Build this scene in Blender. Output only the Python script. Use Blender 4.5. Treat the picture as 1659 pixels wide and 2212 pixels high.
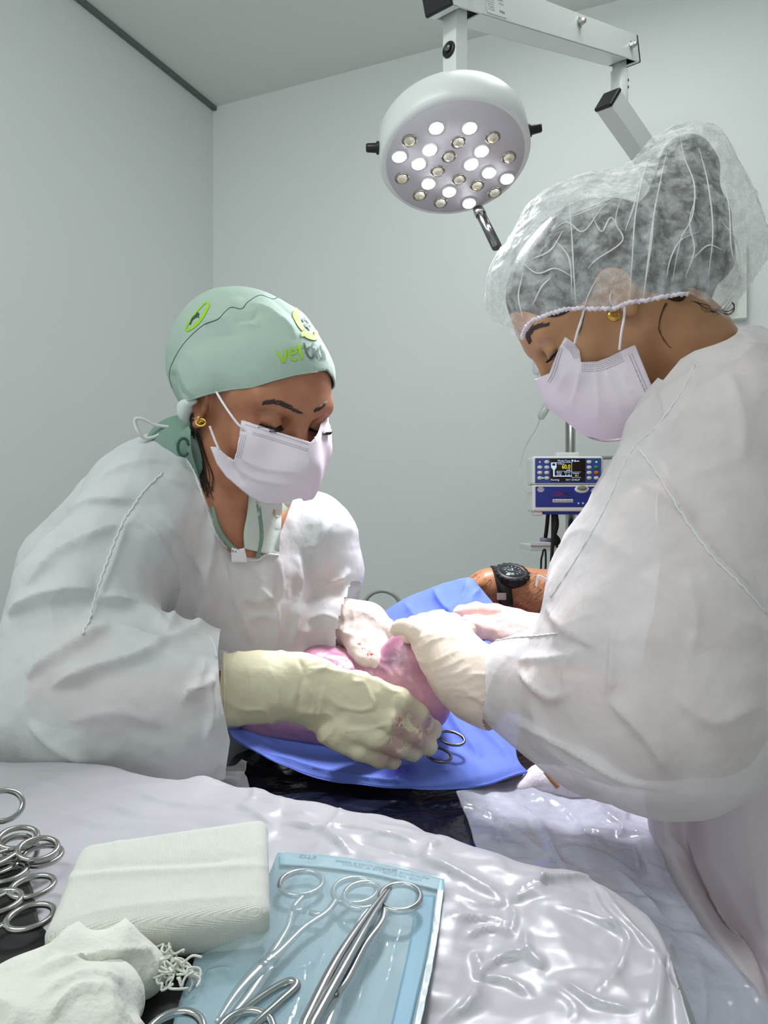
import bpy, math, random
import numpy as np
from mathutils import Vector, Matrix
from mathutils.bvhtree import BVHTree

random.seed(7)
for _o in list(bpy.data.objects):
    bpy.data.objects.remove(_o, do_unlink=True)
SC = bpy.context.scene
COL = SC.collection

# ---------------------------------------------------------------- camera, exposure, world, lights
CZ, F, CX, CY = 1.28, 1600.0, 829.5, 1106.0
cam_d = bpy.data.cameras.new('camera')
cam_d.sensor_fit = 'VERTICAL'
cam_d.sensor_height = 36.0
cam_d.lens = 36.0 * F / 2212.0
cam_d.clip_start = 0.02
cam = bpy.data.objects.new('camera', cam_d)
COL.objects.link(cam)
cam.location = (0, 0, CZ)
cam.rotation_euler = (math.radians(90), 0, 0)
SC.camera = cam
SC.view_settings.view_transform = 'Standard'
SC.view_settings.look = 'None'
SC.view_settings.gamma = 1.0
SC.view_settings.use_curve_mapping = False
SC.view_settings.exposure = 0.14
SC.cycles.max_bounces = 8
SC.cycles.diffuse_bounces = 4
SC.cycles.transparent_max_bounces = 24
SC.cycles.use_denoising = True
SC.cycles.sample_clamp_indirect = 4.0

w = bpy.data.worlds.new('world')
SC.world = w
w.use_nodes = True
w.node_tree.nodes['Background'].inputs[0].default_value = (0.88, 0.93, 0.94, 1)
w.node_tree.nodes['Background'].inputs[1].default_value = 0.80

def area(name, loc, target, size, power, color):
    l = bpy.data.lights.new(name, 'AREA')
    l.shape = 'RECTANGLE'
    l.size, l.size_y = size
    l.energy = power
    l.color = color
    o = bpy.data.objects.new(name, l)
    COL.objects.link(o)
    o.location = loc
    o.rotation_euler = (Vector(target) - Vector(loc)).to_track_quat('-Z', 'Y').to_euler()
    return o
# unseen fill lights added under the ceiling to brighten the room
area('fill_light', (-0.75, 0.15, 2.66), (-0.55, 0.9, 0.9), (1.2, 0.5), 17, (0.95, 1.0, 0.985))
area('fill_light', (0.35, 1.35, 2.66), (0.35, 1.35, 0.0), (0.6, 0.6), 5.5, (0.96, 1.0, 0.99))
LAMP_W = 0.95      # watts of each lit LED of the surgical lamp

# ---------------------------------------------------------------- helpers
def lin(c):
    r = []
    for v in c[:3]:
        v = v / 255.0
        r.append(v / 12.92 if v <= 0.04045 else ((v + 0.055) / 1.055) ** 2.4)
    return (r[0], r[1], r[2], 1.0)

def P(px, py, d):
    return np.array(((px - CX) / F * d, d, CZ - (py - CY) / F * d))

def PZ(px, py, z):
    d = (CZ - z) * F / (py - CY)
    return P(px, py, d)

def proj(v):
    v = np.atleast_2d(v)
    y = np.maximum(v[:, 1], 1e-3)
    return np.stack((CX + v[:, 0] / y * F, CY - (v[:, 2] - CZ) / y * F), 1)

def hashn(ix, iy, iz, seed):
    h = (ix * 374761393 + iy * 668265263 + iz * 2147483647 + seed * 1274126177) & 0xffffffff
    h = ((h ^ (h >> 13)) * 1274126177) & 0xffffffff
    h = h ^ (h >> 16)
    return (h & 0xffff) / 65535.0

def vnoise(p, seed=0):
    f = np.floor(p).astype(np.int64)
    t = p - f
    t = t * t * t * (t * (t * 6 - 15) + 10)
    r = 0
    for dx in (0, 1):
        for dy in (0, 1):
            for dz in (0, 1):
                wgt = (t[:, 0] if dx else 1 - t[:, 0]) * (t[:, 1] if dy else 1 - t[:, 1]) * (t[:, 2] if dz else 1 - t[:, 2])
                r = r + wgt * hashn(f[:, 0] + dx, f[:, 1] + dy, f[:, 2] + dz, seed)
    return r

def ridged(p, seed=0):
    w_ = np.stack([vnoise(p * 0.7 + 11.3 * i, seed + 5 + i) for i in range(3)], 1)
    n = vnoise(p + 1.6 * w_, seed)
    return 1 - np.abs(2 * n - 1)

def crumple(p, seed=0, n=7, sharp=0.0):
    """flat facets meeting in sharp creases, like crushed film"""
    rs = np.random.RandomState(seed); out = np.zeros(len(p))
    wp = p + 0.35 * np.stack([vnoise(p * 0.8 + 7 * i, seed + i) for i in range(3)], 1)
    for k in range(n):
        d = rs.normal(size=3); d /= np.linalg.norm(d); f = rs.uniform(0.5, 1.3)
        t = wp @ d * f + rs.uniform(0, 9)
        tri = np.abs(2 * (t - np.floor(t)) - 1)
        msk = np.clip((vnoise(p * 0.9 + 31 * k, seed + 50 + k) - .42) * 5, 0, 1)
        out += tri * msk / n
    return out * 2.2

# ---- materials
def mat(name, col, rough=0.5, metal=0.0, bump=None, bump_scale=200.0, bump2=None, bump2_scale=20.0, transp=0.0,
        transl=0.0, emit=None, emit_s=1.0, spec=0.5, sheen=0.0, vary=None, vary_scale=8.0, sss=0.0, coat=0.0,
        transp_noise=None, transp_scale=20.0, wave=None):
    m = bpy.data.materials.new(name)
    m.use_nodes = True
    nt = m.node_tree
    b = nt.nodes['Principled BSDF']
    out = nt.nodes['Material Output']
    N, L = nt.nodes.new, nt.links.new
    b.inputs['Base Color'].default_value = lin(col)
    b.inputs['Roughness'].default_value = rough
    b.inputs['Metallic'].default_value = metal
    b.inputs['Specular IOR Level'].default_value = spec
    if coat:
        b.inputs['Coat Weight'].default_value = coat
        b.inputs['Coat Roughness'].default_value = 0.08
    if sheen:
        b.inputs['Sheen Weight'].default_value = sheen
    if sss:
        b.inputs['Subsurface Weight'].default_value = sss
        b.inputs['Subsurface Radius'].default_value = (0.6, 0.25, 0.15)
        b.inputs['Subsurface Scale'].default_value = 0.012
    tc = N('ShaderNodeTexCoord')
    if vary:
        nz = N('ShaderNodeTexNoise'); nz.inputs['Scale'].default_value = vary_scale
        nz.inputs['Detail'].default_value = 4
        L(tc.outputs['Object'], nz.inputs['Vector'])
        rp = N('ShaderNodeMapRange')
        rp.inputs[1].default_value = 0.4; rp.inputs[2].default_value = 0.65
        L(nz.outputs[0], rp.inputs[0])
        mx = N('ShaderNodeMix'); mx.data_type = 'RGBA'
        mx.inputs[6].default_value = lin(col); mx.inputs[7].default_value = lin(vary)
        L(rp.outputs[0], mx.inputs[0]); L(mx.outputs[2], b.inputs['Base Color'])
    prev = None
    for amt, scl, det in ((bump2, bump2_scale, 3), (bump, bump_scale, 2)):
        if amt:
            nz = N('ShaderNodeTexNoise'); nz.inputs['Scale'].default_value = scl; nz.inputs['Detail'].default_value = det
            L(tc.outputs['Object'], nz.inputs['Vector'])
            bp = N('ShaderNodeBump'); bp.inputs['Strength'].default_value = amt
            bp.inputs['Distance'].default_value = 0.35 / scl
            L(nz.outputs[0], bp.inputs['Height'])
            if prev: L(prev.outputs[0], bp.inputs['Normal'])
            prev = bp
    if wave:
        for ax, sc_ in wave:
            wv = N('ShaderNodeTexWave'); wv.bands_direction = ax; wv.inputs['Scale'].default_value = sc_
            wv.inputs['Distortion'].default_value = 1.2; wv.inputs['Detail Scale'].default_value = 2.0
            L(tc.outputs['UV'], wv.inputs['Vector'])
            bp = N('ShaderNodeBump'); bp.inputs['Strength'].default_value = 0.35; bp.inputs['Distance'].default_value = 0.0008
            L(wv.outputs[1], bp.inputs['Height'])
            if prev: L(prev.outputs[0], bp.inputs['Normal'])
            prev = bp
    if prev: L(prev.outputs[0], b.inputs['Normal'])
    if emit:
        b.inputs['Emission Color'].default_value = lin(emit)
        b.inputs['Emission Strength'].default_value = emit_s
    sh = b.outputs[0]
    if transl:
        t = N('ShaderNodeBsdfTranslucent'); t.inputs[0].default_value = lin(col)
        if prev: L(prev.outputs[0], t.inputs['Normal'])
        mx = N('ShaderNodeMixShader'); mx.inputs[0].default_value = transl
        L(sh, mx.inputs[1]); L(t.outputs[0], mx.inputs[2]); sh = mx.outputs[0]
    if transp:
        t = N('ShaderNodeBsdfTransparent')
        mx = N('ShaderNodeMixShader'); mx.inputs[0].default_value = transp
        if transp_noise:
            nz = N('ShaderNodeTexNoise'); nz.inputs['Scale'].default_value = transp_scale
            nz.inputs['Detail'].default_value = 5; nz.inputs['Roughness'].default_value = 0.65
            nz.inputs['Distortion'].default_value = 0.3
            L(tc.outputs['Object'], nz.inputs['Vector'])
            rp = N('ShaderNodeMapRange')
            rp.inputs[1].default_value = 0.36; rp.inputs[2].default_value = 0.62
            rp.inputs[3].default_value = transp_noise; rp.inputs[4].default_value = transp
            L(nz.outputs[0], rp.inputs[0]); L(rp.outputs[0], mx.inputs[0])
        L(sh, mx.inputs[1]); L(t.outputs[0], mx.inputs[2]); sh = mx.outputs[0]
    if sh != b.outputs[0]:
        L(sh, out.inputs[0])
    return m

def stain(m, col, centers, scale=60.0, thr=0.52):
    """blood specks: a noise mask limited to spheres round given places"""
    nt = m.node_tree; N, L = nt.nodes.new, nt.links.new
    b = nt.nodes['Principled BSDF']
    tc = N('ShaderNodeTexCoord')
    acc = None
    for c, r in centers:
        d = N('ShaderNodeVectorMath'); d.operation = 'DISTANCE'
        d.inputs[1].default_value = tuple(c); L(tc.outputs['Object'], d.inputs[0])
        mr = N('ShaderNodeMapRange'); mr.inputs[1].default_value = r; mr.inputs[2].default_value = r * 0.2
        L(d.outputs['Value'], mr.inputs[0])
        if acc is None: acc = mr.outputs[0]
        else:
            a = N('ShaderNodeMath'); a.operation = 'MAXIMUM'; L(acc, a.inputs[0]); L(mr.outputs[0], a.inputs[1]); acc = a.outputs[0]
    nz = N('ShaderNodeTexNoise'); nz.inputs['Scale'].default_value = scale; nz.inputs['Detail'].default_value = 3
    L(tc.outputs['Object'], nz.inputs['Vector'])
    mr = N('ShaderNodeMapRange'); mr.inputs[1].default_value = thr; mr.inputs[2].default_value = thr + 0.08
    L(nz.outputs[0], mr.inputs[0])
    mu = N('ShaderNodeMath'); mu.operation = 'MULTIPLY'; L(acc, mu.inputs[0]); L(mr.outputs[0], mu.inputs[1])
    mx = N('ShaderNodeMix'); mx.data_type = 'RGBA'
    mx.inputs[6].default_value = b.inputs['Base Color'].default_value
    if b.inputs['Base Color'].links: L(b.inputs['Base Color'].links[0].from_socket, mx.inputs[6])
    mx.inputs[7].default_value = lin(col)
    L(mu.outputs[0], mx.inputs[0]); L(mx.outputs[2], b.inputs['Base Color'])

# ---- objects
def tag(o, label=None, cat=None, group=None, kind=None):
    if label: o['label'] = label
    if cat: o['category'] = cat
    if group: o['group'] = group
    if kind: o['kind'] = kind
    return o

def link(name, data, parent=None, m=None):
    o = bpy.data.objects.new(name, data)
    COL.objects.link(o)
    if m is not None and hasattr(data, 'materials'): data.materials.append(m)
    if parent is not None:
        o.parent = parent
        bpy.context.view_layer.update()
        o.matrix_parent_inverse = parent.matrix_world.inverted()
    return o

def empty(name, loc, label, cat, group=None):
    o = bpy.data.objects.new(name, None)
    COL.objects.link(o)
    o.location = tuple(loc); o.empty_display_size = 0.02
    bpy.context.view_layer.update()
    return tag(o, label, cat, group)

def mk(name, verts, faces, m=None, parent=None, smooth=True, uv=None):
    me = bpy.data.meshes.new(name)
    if isinstance(faces, np.ndarray):
        nf, k = faces.shape
        me.vertices.add(len(verts)); me.vertices.foreach_set('co', np.asarray(verts, np.float32).ravel())
        me.loops.add(nf * k); me.loops.foreach_set('vertex_index', faces.astype(np.int32).ravel())
        me.polygons.add(nf)
        me.polygons.foreach_set('loop_start', np.arange(0, nf * k, k, dtype=np.int32))
        me.polygons.foreach_set('loop_total', np.full(nf, k, np.int32))
        me.update(calc_edges=True)
    else:
        me.from_pydata([tuple(map(float, v)) for v in verts], [], [tuple(f) for f in faces])
    if uv is not None:
        ul = me.uv_layers.new(name='UVMap')
        idx = np.empty(len(me.loops), np.int32); me.loops.foreach_get('vertex_index', idx)
        ul.data.foreach_set('uv', np.asarray(uv, np.float32)[idx].ravel())
    if smooth: me.polygons.foreach_set('use_smooth', np.ones(len(me.polygons), bool))
    me.validate()
    return link(name, me, parent, m)

def solidify(o, t, off=-1):
    md = o.modifiers.new('thickness', 'SOLIDIFY'); md.thickness = t; md.offset = off
    return o

def subsurf(o, n=1):
    md = o.modifiers.new('sub', 'SUBSURF'); md.levels = n; md.render_levels = n
    return o

# ---- meshing a distance field (surface nets)
def surfnet(f, org, h):
    s = f < 0
    c = [s[i:s.shape[0] - 1 + i, j:s.shape[1] - 1 + j, k:s.shape[2] - 1 + k] for i in (0, 1) for j in (0, 1) for k in (0, 1)]
    anyc = c[0].copy(); allc = c[0].copy()
    for q in c[1:]:
        anyc |= q; allc &= q
    act = anyc & ~allc
    idx = np.argwhere(act)
    offs = np.array([(i, j, k) for i in (0, 1) for j in (0, 1) for k in (0, 1)])
    vals = np.stack([f[idx[:, 0] + o[0], idx[:, 1] + o[1], idx[:, 2] + o[2]] for o in offs], 1)
    acc = np.zeros((len(idx), 3)); cnt = np.zeros(len(idx))
    for a in range(8):
        for b in range(a + 1, 8):
            if np.abs(offs[a] - offs[b]).sum() != 1: continue
            va, vb = vals[:, a], vals[:, b]
            cr = (va < 0) != (vb < 0)
            t = np.where(cr, va / np.where(cr, va - vb, 1), 0)
            acc += np.where(cr[:, None], offs[a] + t[:, None] * (offs[b] - offs[a]), 0)
            cnt += cr
    verts = org + h * (idx + acc / cnt[:, None])
    gi = np.full(act.shape, -1, np.int32)
    gi[act] = np.arange(len(idx), dtype=np.int32)
    quads = []
    for ax in range(3):
        sl0 = [slice(None)] * 3; sl1 = [slice(None)] * 3
        sl0[ax] = slice(0, -1); sl1[ax] = slice(1, None)
        a, b = s[tuple(sl0)], s[tuple(sl1)]
        for inside in (True, False):
            e = np.argwhere((a == inside) & (b != inside))
            o1, o2 = (ax + 1) % 3, (ax + 2) % 3
            ok = (e[:, o1] > 0) & (e[:, o2] > 0) & (e[:, o1] < act.shape[o1]) & (e[:, o2] < act.shape[o2]) & (e[:, ax] < act.shape[ax])
            e = e[ok]
            q = []
            for d1, d2 in ((1, 1), (0, 1), (0, 0), (1, 0)):
                p = e.copy(); p[:, o1] -= d1; p[:, o2] -= d2
                q.append(gi[p[:, 0], p[:, 1], p[:, 2]])
            q = np.stack(q, 1)
            if not inside: q = q[:, ::-1]
            quads.append(q)
    quads = np.concatenate(quads)
    quads = quads[(quads >= 0).all(1)]
    return verts, quads

def vnormals(v, q):
    n = np.cross(v[q[:, 2]] - v[q[:, 0]], v[q[:, 3]] - v[q[:, 1]])
    out = np.zeros_like(v)
    for k in range(4):
        for a in range(3): out[:, a] += np.bincount(q[:, k], n[:, a], len(v))
    return out / np.maximum(np.linalg.norm(out, axis=1, keepdims=True), 1e-12)

def lap(v, q, it=2, fac=0.5):
    e = np.concatenate([q[:, [0, 1]], q[:, [1, 2]], q[:, [2, 3]], q[:, [3, 0]]])
    deg = np.bincount(e[:, 0], minlength=len(v)) + np.bincount(e[:, 1], minlength=len(v))
    deg = np.maximum(deg, 1)
    for _ in range(it):
        s = np.stack([np.bincount(e[:, 0], v[e[:, 1], a], len(v)) + np.bincount(e[:, 1], v[e[:, 0], a], len(v)) for a in range(3)], 1)
        v = v + fac * (s / deg[:, None] - v)
    return v

class Sdf:
    def __init__(s): s.p = []
    # prim: (lo, hi, fn, k, mode)
    def add(s, lo, hi, fn, k, mode='u'):
        s.p.append((np.array(lo, float), np.array(hi, float), fn, k, mode)); return s
    def cone(s, a, b, ra, rb, k=0.01, mode='u', flat=None):
        a = np.array(a, float); b = np.array(b, float)
        ax = None
        if flat is not None:
            ax = np.array(flat[0], float); ax /= np.linalg.norm(ax); sc = flat[1]
        r = max(ra, rb)
        def fn(X, Y, Z):
            px, py, pz = X - a[0], Y - a[1], Z - a[2]
            d = b - a
            if ax is not None:
                c = (px * ax[0] + py * ax[1] + pz * ax[2]) * (1 / sc - 1)
                px = px + c * ax[0]; py = py + c * ax[1]; pz = pz + c * ax[2]
                d = d + ax * (d @ ax) * (1 / sc - 1)
            dd = max(d @ d, 1e-12)
            t = np.clip((px * d[0] + py * d[1] + pz * d[2]) / dd, 0, 1)
            q = np.sqrt((px - t * d[0]) ** 2 + (py - t * d[1]) ** 2 + (pz - t * d[2]) ** 2) - (ra + (rb - ra) * t)
            return q * (sc if ax is not None and sc < 1 else 1)
        m = r * (flat[1] if flat and flat[1] > 1 else 1) + k
        return s.add(np.minimum(a, b) - m, np.maximum(a, b) + m, fn, k, mode)
    def chain(s, pts, k=0.01, mode='u', flat=None):
        for (a, ra), (b, rb) in zip(pts[:-1], pts[1:]): s.cone(a, b, ra, rb, k, mode, flat)
        return s
    def pchain(s, pts, k=0.015, mode='u', flat=None, grow=0.0):
        """points given as (pixel x, pixel y, depth, radius in pixels)"""
        return s.chain([(P(x, y, d), r * d / F + grow) for x, y, d, r in pts], k, mode, flat)
    def ell(s, c, r, k=0.01, mode='u', rot=None):
        c = np.array(c, float); r = np.array(r, float)
        R = np.array(rot) if rot is not None else np.eye(3)
        def fn(X, Y, Z):
            x, y, z = X - c[0], Y - c[1], Z - c[2]
            u = [R[0, i] * x + R[1, i] * y + R[2, i] * z for i in range(3)]
            k0 = np.sqrt((u[0] / r[0]) ** 2 + (u[1] / r[1]) ** 2 + (u[2] / r[2]) ** 2)
            k1 = np.sqrt((u[0] / r[0] ** 2) ** 2 + (u[1] / r[1] ** 2) ** 2 + (u[2] / r[2] ** 2) ** 2)
            return k0 * (k0 - 1) / np.maximum(k1, 1e-9)
        m = r.max() + k
        return s.add(c - m, c + m, fn, k, mode)
    def plane(s, pt, n, k=0.003):
        """cut away what lies on the side the normal points to"""
        pt = np.array(pt, float); n = np.array(n, float); n /= np.linalg.norm(n)
        return s.add((-9,) * 3, (9,) * 3, lambda X, Y, Z: -((X - pt[0]) * n[0] + (Y - pt[1]) * n[1] + (Z - pt[2]) * n[2]), k, 's')
    def mesh(s, h, smooth=1, off=0.0, bounds=None):
        us = [p for p in s.p if p[4] == 'u']
        lo = np.min([p[0] for p in us], 0) - 2 * h - off; hi = np.max([p[1] for p in us], 0) + 2 * h + off
        if bounds: lo = np.maximum(lo, bounds[0]); hi = np.minimum(hi, bounds[1])
        n = np.ceil((hi - lo) / h).astype(int) + 1
        f = np.full(n, 0.1, np.float32)
        ax = [(lo[i] + h * np.arange(n[i])).astype(np.float32) for i in range(3)]
        for plo, phi, fn, k, mode in s.p:
            i0 = np.clip(np.floor((plo - off - 0.02 - lo) / h).astype(int), 0, n)
            i1 = np.clip(np.ceil((phi + off + 0.02 - lo) / h).astype(int) + 1, 0, n)
            if (i1 <= i0).any(): continue
            sl = tuple(slice(i0[i], i1[i]) for i in range(3))
            d = fn(ax[0][sl[0]][:, None, None], ax[1][sl[1]][None, :, None], ax[2][sl[2]][None, None, :])
            d = np.broadcast_to(d, f[sl].shape)
            g = f[sl]
            if mode == 'u':
                hh = np.maximum(k - np.abs(g - d), 0) / k
                f[sl] = np.minimum(g, d) - hh * hh * k * 0.25
            else:
                hh = np.maximum(k - np.abs(g + d), 0) / k
                f[sl] = np.maximum(g, -d) + hh * hh * k * 0.25
        v, q = surfnet(f - off, lo, h)
        if smooth: v = lap(v, q, smooth)
        return v, q

def polydist(p, poly, closed=False):
    """distance of 2d points to a polyline, with signed side and position along it (0..1)"""
    poly = np.asarray(poly, float)
    if closed: poly = np.vstack([poly, poly[:1]])
    best = np.full(len(p), 1e9); side = np.ones(len(p)); tt = np.zeros(len(p)); near = np.zeros_like(p)
    L = np.linalg.norm(np.diff(poly, axis=0), axis=1); cum = np.concatenate([[0], np.cumsum(L)]); tot = cum[-1]
    for i in range(len(poly) - 1):
        a, b = poly[i], poly[i + 1]
        d = b - a
        t = np.clip(((p - a) @ d) / max(d @ d, 1e-9), 0, 1)
        q = a + t[:, None] * d
        r = np.linalg.norm(p - q, axis=1)
        u = r < best
        best[u] = r[u]; near[u] = q[u]
        cr = d[0] * (p[:, 1] - a[1]) - d[1] * (p[:, 0] - a[0])
        side[u] = np.sign(cr[u] + 1e-12); tt[u] = (cum[i] + t[u] * L[i]) / tot
    return best, side, tt, near

def inpoly(p, poly):
    poly = np.asarray(poly, float); c = np.zeros(len(p), bool); n = len(poly)
    for i in range(n):
        a, b = poly[i], poly[(i + 1) % n]
        cond = (a[1] > p[:, 1]) != (b[1] > p[:, 1])
        with np.errstate(divide='ignore', invalid='ignore'):
            x = (b[0] - a[0]) * (p[:, 1] - a[1]) / (b[1] - a[1] + 1e-12) + a[0]
        c ^= cond & (p[:, 0] < x)
    return c

def crv(pts, n=8):
    """Catmull-Rom through 2d or 3d points"""
    pts = [np.array(p, float) for p in pts]
    if len(pts) < 3: return np.array(pts)
    q = [2 * pts[0] - pts[1]] + pts + [2 * pts[-1] - pts[-2]]
    out = []
    for i in range(1, len(q) - 2):
        for t in np.linspace(0, 1, n, endpoint=False):
            a, b, c, d = q[i - 1], q[i], q[i + 1], q[i + 2]
            out.append(0.5 * (2 * b + (c - a) * t + (2 * a - 5 * b + 4 * c - d) * t * t + (3 * b - a - 3 * c + d) * t ** 3))
    out.append(pts[-1])
    return np.array(out)

def folds(v, q, fl, facing=True, amp=1.0):
    """press creases into cloth: every fold = (points, height mm, width one side, width other side)"""
    n = vnormals(v, q)
    if n is None: return v
    view = np.array((0, 0, CZ)) - v
    view /= np.linalg.norm(view, axis=1, keepdims=True)
    fc = (n * view).sum(1)
    wgt = np.clip(fc / 0.25, 0, 1) if facing else np.ones(len(v))
    pp = proj(v)
    dsp = np.zeros(len(v))
    for pts, hmm, w1, w2 in fl:
        c = crv(pts, 5)
        lo = c.min(0) - 4 * max(w1, w2); hi = c.max(0) + 4 * max(w1, w2)
        m = np.where((pp >= lo).all(1) & (pp <= hi).all(1) & (wgt > 0))[0]
        if len(m) == 0: continue
        d, sd, t, _ = polydist(pp[m], c)
        wd = np.where(sd > 0, w1, w2) * (0.35 + 0.65 * np.sin(np.pi * np.clip(t, 0.03, 0.97)) ** 0.5)
        tap = np.clip(np.minimum(t, 1 - t) * 5, 0, 1) ** 0.7
        dsp[m] += hmm * 0.001 * tap * (1.15 * np.exp(-(np.sqrt(d * d + 4) / wd)) )
    sg = 1.0 if facing else np.where(fc < 0, -1.0, 1.0)
    return v + n * (dsp * wgt * amp * sg)[:, None]

def cut(v, q, poly, keep_inside, pf=proj, extra=None, snap=9.0):
    """keep or drop the faces inside a polygon (in the plane given by pf), and tidy the rim"""
    pp = pf(v)
    cen = (pp[q[:, 0]] + pp[q[:, 1]] + pp[q[:, 2]] + pp[q[:, 3]]) / 4
    ins = inpoly(cen, poly)
    if extra is not None:
        cv = (v[q[:, 0]] + v[q[:, 2]]) / 2
        ok = extra(cv, np.cross(v[q[:, 2]] - v[q[:, 0]], v[q[:, 3]] - v[q[:, 1]]))
        keep = (ins & ok) if keep_inside else ~(ins & ok)
    else: keep = ins if keep_inside else ~ins
    q2 = q[keep]
    e = np.sort(np.concatenate([q2[:, [0, 1]], q2[:, [1, 2]], q2[:, [2, 3]], q2[:, [3, 0]]]), 1)
    key = e[:, 0].astype(np.int64) * len(v) + e[:, 1]
    u, cnt = np.unique(key, return_counts=True)
    bd = u[cnt == 1]
    bv = np.unique(np.concatenate([bd // len(v), bd % len(v)]))
    used = np.unique(q2)
    remap = np.full(len(v), -1); remap[used] = np.arange(len(used))
    v2 = v.copy()
    return v2[used], remap[q2], remap[bv[np.isin(bv, used)]]

def snapto(v, bv, poly, pf, inv, tol):
    pp = pf(v[bv])
    d, _, _, near = polydist(pp, poly, True)
    m = d < tol
    out = v.copy()
    out[bv[m]] = inv(v[bv[m]], near[m])
    return out

def inv_pix(v, p2):
    d = v[:, 1]
    return np.stack(((p2[:, 0] - CX) / F * d, d, CZ - (p2[:, 1] - CY) / F * d), 1)

# ---- sheets from a grid of control points
def patch(ctrl, nu=60, nv=60):
    c = np.array(ctrl, float)          # rows x cols x 3
    def up(a, n):
        m = a.shape[0]
        q = np.concatenate([2 * a[:1] - a[1:2], a, 2 * a[-1:] - a[-2:-1]])
        t = np.linspace(0, m - 1, n); i = np.minimum(t.astype(int), m - 2); f = (t - i).reshape((-1,) + (1,) * (a.ndim - 1))
        A, B, C, D = q[i], q[i + 1], q[i + 2], q[i + 3]
        return 0.5 * (2 * B + (C - A) * f + (2 * A - 5 * B + 4 * C - D) * f * f + (3 * B - A - 3 * C + D) * f ** 3)
    c = up(c, nv)
    c = up(c.transpose(1, 0, 2), nu).transpose(1, 0, 2)
    v = c.reshape(-1, 3)
    i, j = np.meshgrid(np.arange(nv - 1), np.arange(nu - 1), indexing='ij')
    a = (i * nu + j).ravel()
    q = np.stack((a, a + 1, a + nu + 1, a + nu), 1)
    uu, vv = np.meshgrid(np.linspace(0, 1, nu), np.linspace(0, 1, nv))
    return v, q, np.stack((uu.ravel(), vv.ravel()), 1)

def tube(name, pts, r, m, parent=None, n=10, closed=False, flat=None, res=6, smooth=True):
    """tube along points; r a number or one radius per point"""
    pts = [np.array(p, float) for p in pts]
    rr = [r] * len(pts) if np.isscalar(r) else list(r)
    if len(pts) > 2 and not closed and res > 1:
        c = crv([np.append(p, q) for p, q in zip(pts, rr)], res); pts = [x[:3] for x in c]; rr = [x[3] for x in c]
    N_ = len(pts); V = []; Fc = []
    up = None
    for i in range(N_):
        if closed: t = pts[(i + 1) % N_] - pts[i - 1]
        else: t = pts[min(i + 1, N_ - 1)] - pts[max(i - 1, 0)]
        t = t / max(np.linalg.norm(t), 1e-9)
        if up is None:
            up = np.array((0, 0, 1.0)) if abs(t[2]) < 0.9 else np.array((1.0, 0, 0))
            if flat is not None: up = np.array(flat[0], float)
        if flat is not None: up = np.array(flat[0], float)
        s = np.cross(t, up); s /= max(np.linalg.norm(s), 1e-9)
        u = np.cross(s, t); up = u
        fs = flat[1] if flat is not None else 1.0
        for k in range(n):
            a = 2 * math.pi * k / n
            V.append(pts[i] + rr[i] * (math.cos(a) * s + math.sin(a) * u * fs))
    for i in range(N_ if closed else N_ - 1):
        for k in range(n):
            a, b = i * n + k, i * n + (k + 1) % n
            c, d = ((i + 1) % N_) * n + (k + 1) % n, ((i + 1) % N_) * n + k
            Fc.append((a, b, c, d))
    if not closed:
        Fc.append(tuple(range(n - 1, -1, -1))); Fc.append(tuple((N_ - 1) * n + k for k in range(n)))
    if name is None: return V, Fc
    return mk(name, V, Fc, m, parent, smooth)

def joinvf(parts):
    V, Fc, o = [], [], 0
    for v, f in parts:
        V += list(v); Fc += [tuple(i + o for i in t) for t in f]; o += len(v)
    return V, Fc

def box(c, s, R=None):
    c = np.array(c, float); V = []
    for x in (-.5, .5):
        for y in (-.5, .5):
            for z in (-.5, .5):
                p = np.array((x * s[0], y * s[1], z * s[2]))
                V.append(c + (R @ p if R is not None else p))
    return V, [(0, 1, 3, 2), (4, 6, 7, 5), (0, 4, 5, 1), (2, 3, 7, 6), (0, 2, 6, 4), (1, 5, 7, 3)]

def bevel(o, wd, seg=3):
    md = o.modifiers.new('bevel', 'BEVEL'); md.width = wd; md.segments = seg; md.limit_method = 'ANGLE'; md.angle_limit = math.radians(40)
    return o

def bx(name, c, s, m, parent=None, R=None, bev=0.0):
    V, Fc = box(c, s, R)
    o = mk(name, V, Fc, m, parent, smooth=False)
    if bev: bevel(o, bev)
    return o

def lathe(prof, c, axis, n=48):
    """profile of (radius, height) turned round an axis"""
    ax = np.array(axis, float); ax /= np.linalg.norm(ax)
    s = np.cross(ax, (0, 1, 0.01)); s /= np.linalg.norm(s); t = np.cross(ax, s)
    V = []; Fc = []
    for r, h in prof:
        for k in range(n):
            a = 2 * math.pi * k / n
            V.append(np.array(c) + ax * h + r * (math.cos(a) * s + math.sin(a) * t))
    for i in range(len(prof) - 1):
        for k in range(n):
            Fc.append((i * n + k, i * n + (k + 1) % n, (i + 1) * n + (k + 1) % n, (i + 1) * n + k))
    Fc.append(tuple(range(n - 1, -1, -1))); Fc.append(tuple((len(prof) - 1) * n + k for k in range(n)))
    return V, Fc

def frame(fwd, up):
    f = np.array(fwd, float); f /= np.linalg.norm(f)
    u = np.array(up, float); u -= f * (u @ f); u /= np.linalg.norm(u)
    return np.stack((np.cross(f, u), f, u), 1)      # columns: x (right), y (forward), z (up)

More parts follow.
